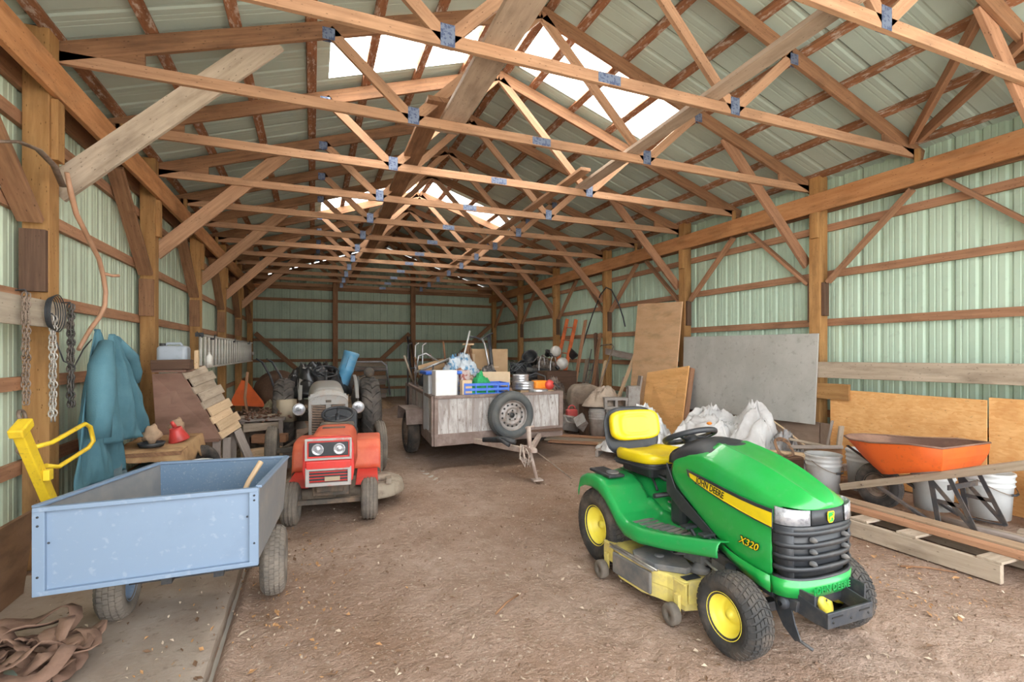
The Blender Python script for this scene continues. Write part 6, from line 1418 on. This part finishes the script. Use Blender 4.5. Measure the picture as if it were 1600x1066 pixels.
BST=paint('black_strap_steel',(.045,.045,.05),(.13,.10,.08),scale=8,rough=.6)
for x in (4.60,5.0):
    m=MB(); m.beam((x,2.42,.48),(x,2.36,.115),.010,.035,up=(0,1,0)); m.beam((x,2.30,.52),(x,2.12,.13),.010,.03,up=(0,1,0)) ; m.beam((x,2.36,.12),(x,2.12,.13),.03,.01); m.beam((x,2.39,.30),(x,2.20,.30),.008,.03); m.beam((x,2.42,.46),(x,2.14,.15),.008,.03); m.beam((x,2.85,.32),(x,2.42,.12),.035,.02); m.build('leg',BST,wb)
MB().beam((4.60,2.30,.42),(5.0,2.30,.42),.01,.04).build('leg_brace',BST,wb)
MB().prism([(4.62,2.75,.41),(4.66,2.75,.41),(4.66,3.1,.60),(4.62,3.1,.60)],(.0,.01,.01)).build('nose_brace',BST,wb)
# dark board / tub under barrow
setp(MB().lathe([(.001,0),(.13,0),(.17,.14),(.18,.15),(.16,.15),(.12,.02),(.001,.02)],(4.95,3.02,.10),(0,0,1),24).build('black_tub',BLK),'black rubber tub on the timbers below the wheelbarrow wheel','tub') if False else None
# ---- lumber on the ground ----
DW=wood('floor_lumber',(.46,.33,.22),(.32,.21,.13),stain=.4)
fr=thing('timber_frame','long low pallet-like timber frame with cross boards, right of the mower','timber frame',(4.2,2.6,0))
MB().beam((4.06,1.74,.068),(4.03,3.35,.06),.04,.125).build('side_rail',W_grey,fr,bevel=.004)
MB().beam((4.50,1.70,.06),(4.48,3.35,.055),.04,.11).build('side_rail',W_grey,fr,bevel=.004)
for y in (1.80,2.28,2.62,3.02,3.3): MB().beam((4.04,y,.138),(4.52,y,.133),.13,.018).build('cross_board',W_grey,fr,bevel=.003)
tims=[((4.26,1.10,.165),(4.20,4.1,.165),.09,.038,W_girt,'brown timber plank on the floor frame, nearest the mower'),((4.42,1.10,.165),(4.36,4.2,.165),.13,.038,DW,'second broad timber plank on the floor frame'),((4.62,1.2,.075),(4.56,3.9,.06),.14,.04,W_girt,'timber plank on the dirt between the frame and wheelbarrow'),
((4.86,1.3,.04),(4.78,3.4,.04),.13,.04,W_grey,'grey plank on the dirt under the wheelbarrow'),((5.08,1.4,.05),(4.95,2.55,.05),.12,.05,W_grey,'short grey plank below the wheelbarrow legs'),((5.36,1.2,.05),(5.12,2.1,.05),.14,.08,W_grey,'weathered thick plank end right of the wheelbarrow legs'),((3.98,1.35,.05),(4.12,1.02,.05),.10,.09,W_grey,'pale timber end at the right edge of the view'),((5.65,1.3,.60),(5.35,1.9,.585),.12,.03,W_grey,'pale plank sloping over the right buckets')]
for a,b,w,t,mt_,l in tims[:-1]: setp(MB().beam(a,b,w,t).build('timber_plank',mt_,bevel=.004),l,'plank')
fb_=thing('forked_branch','grey forked branch lying by the wheelbarrow legs','branch',(4.75,2.0,.08)); MB().tube([(4.72,2.40,.13),(4.70,2.15,.125),(4.75,1.95,.12),(4.72,1.80,.12)],[.028,.03,.03,.022],8).build('branch',W_silver,fb_); MB().tube([(4.75,1.96,.12),(4.82,1.84,.12),(4.84,1.75,.12)],[.024,.02,.014],8).build('branch',W_silver,fb_)
# ---- end wall things ----
gate=thing('tube_gate','grey bent tube gate leaning on the end wall behind the grey tractor','gate',(1.6,16.2,0))
PG=[(1.0,16.3,.05),(1.0,16.32,1.05),(1.15,16.32,1.18),(2.05,16.3,1.18),(2.2,16.3,1.05),(2.3,16.2,.1)]; MB().tube(PG,.03,8).build('outer_tube',SIL,gate)
for z in (.3,.6,.9): MB().tube([(1.0,16.3,z),(2.24,16.26,z)],.018,6).build('cross_tube',SIL,gate)
m=MB()
for i in range(9): 
    setp(MB().box((1.55+.03*math.sin(i*2),16.42,.075+.145*i),(1.3,.12,.13)).build('stacked_timber',[W_silver,W_grey,W_brown][i%3],bevel=.005),'timber in the wall stack behind the tube gate, the %s from the floor'%ORD[i],'timber',group='timbers stacked on the end wall')
rd=thing('cable_drum','old wooden wheel-shaped reel by the end wall, left of the tractor','reel',(-.9,13,0)); 
for y in (12.9,13.25): MB().lathe([(.06,-.02),(.52,-.02),(.52,.02),(.06,.02)],(-.78,y,.53),(0,1,0),28,closed=True).build('flange',W_old,rd)
MB().lathe([(.2,0),(.2,.35)],(-.78,12.9,.53),(0,1,0),20).build('drum_core',W_brown,rd)
for i,(x,y,z0,z1) in enumerate(((2.85,15.9,0,2.0),(3.0,16.0,0,1.8))): setp(MB().tube([(x+.1,y-.3,z0),(x,y+.25,z1)],.03,8).build('pole',W_old if i else BLKM),'dark pole leaning by the right mid post of the end wall, %s one'%('left','right')[i],'pole')
m=MB(); crumple(m,(.9,14.0,0),1.2,1.0,.35,seed=71,n=40,amp=.6); m.build('straw_heap',paint('old_straw',(.30,.20,.12),(.20,.13,.08),scale=9,rough=1,bump=.7),label='low heap of old straw on the floor near the end wall',cat='straw',kind='stuff')
# ======================= LEAVES AND CHIPS ON THE DIRT =======================
def litter(n,fn,mats,name,lab,cat,seed):
    r=random.Random(seed); m=MB()
    for k in range(n):
        x,y=fn(r); 
        if x<XSL+.1 or x>XSR-.1: continue
        z=fz(x,y)+.004 if x>-.45 or y>4.2 else .036
        s=r.uniform(.0025,.008) if r.random()<.9 else r.uniform(.008,.014); a=r.random()*PI; L=s*r.uniform(1,3.2); c,q=math.cos(a),math.sin(a); t=r.uniform(0,.012)
        m.mi=r.randrange(len(mats))
        P=[(x+c*L,y+q*L,z+t),(x-q*s,y+c*s,z+r.uniform(0,.01)),(x-c*L*.8,y-q*L*.8,z),(x+q*s*.8,y-c*s*.8,z+r.uniform(0,.012))]
        m.face([m.b.verts.new(p) for p in P])
    return m.build(name,mats,fix=False,label=lab,cat=cat,kind='stuff')
LF=[paint('dry_leaf',(.42,.22,.09),rough=.8),paint('pale_chip',(.50,.39,.29),rough=.85),paint('dark_leaf',(.16,.09,.05),rough=.9)]
litter(2200,lambda r:(r.uniform(-1.4,5.6),.6+5.5*r.random()**1.3),LF[1:],'wood_chips','scattered small wood chips on the dirt floor','wood chips',1)
litter(900,lambda r:(3.2+abs(r.gauss(0,.55)) if r.random()<.6 else r.gauss(-.2,.25),r.uniform(1.6,4.6)),[LF[0],LF[0],LF[2]],'dry_leaves','dry brown leaves drifted by the timber frame and the slab edge','leaves',2)
m=MB(); r=random.Random(5)
for k in range(420):
    x=r.uniform(-.4,3.9); y=.7+4.5*r.random(); s=r.uniform(.004,.014); m.ball((x,y,fz(x,y)-.002),(s,s*.8,s*.6),6,4,noise_amp=.4,seed=k)
m.build('small_clods',DIRT,label='small clods of earth loose on the dirt floor',cat='clods',kind='stuff')
for i,(a,b,l) in enumerate((((3.3,2.45),(3.55,2.30),'beside the mower front wheel'),((3.75,2.15),(4.0,1.95),'by the timber frame'),((.95,2.6),(1.15,2.75),'on the open dirt in the middle'))):
    setp(MB().tube([(a[0],a[1],fz(*a)+.008),((a[0]+b[0])/2,(a[1]+b[1])/2+.01,fz(*a)+.014),(b[0],b[1],fz(*b)+.008)],.006,6).build('twig',W_brown),'thin brown twig on the floor, '+l,'twig')
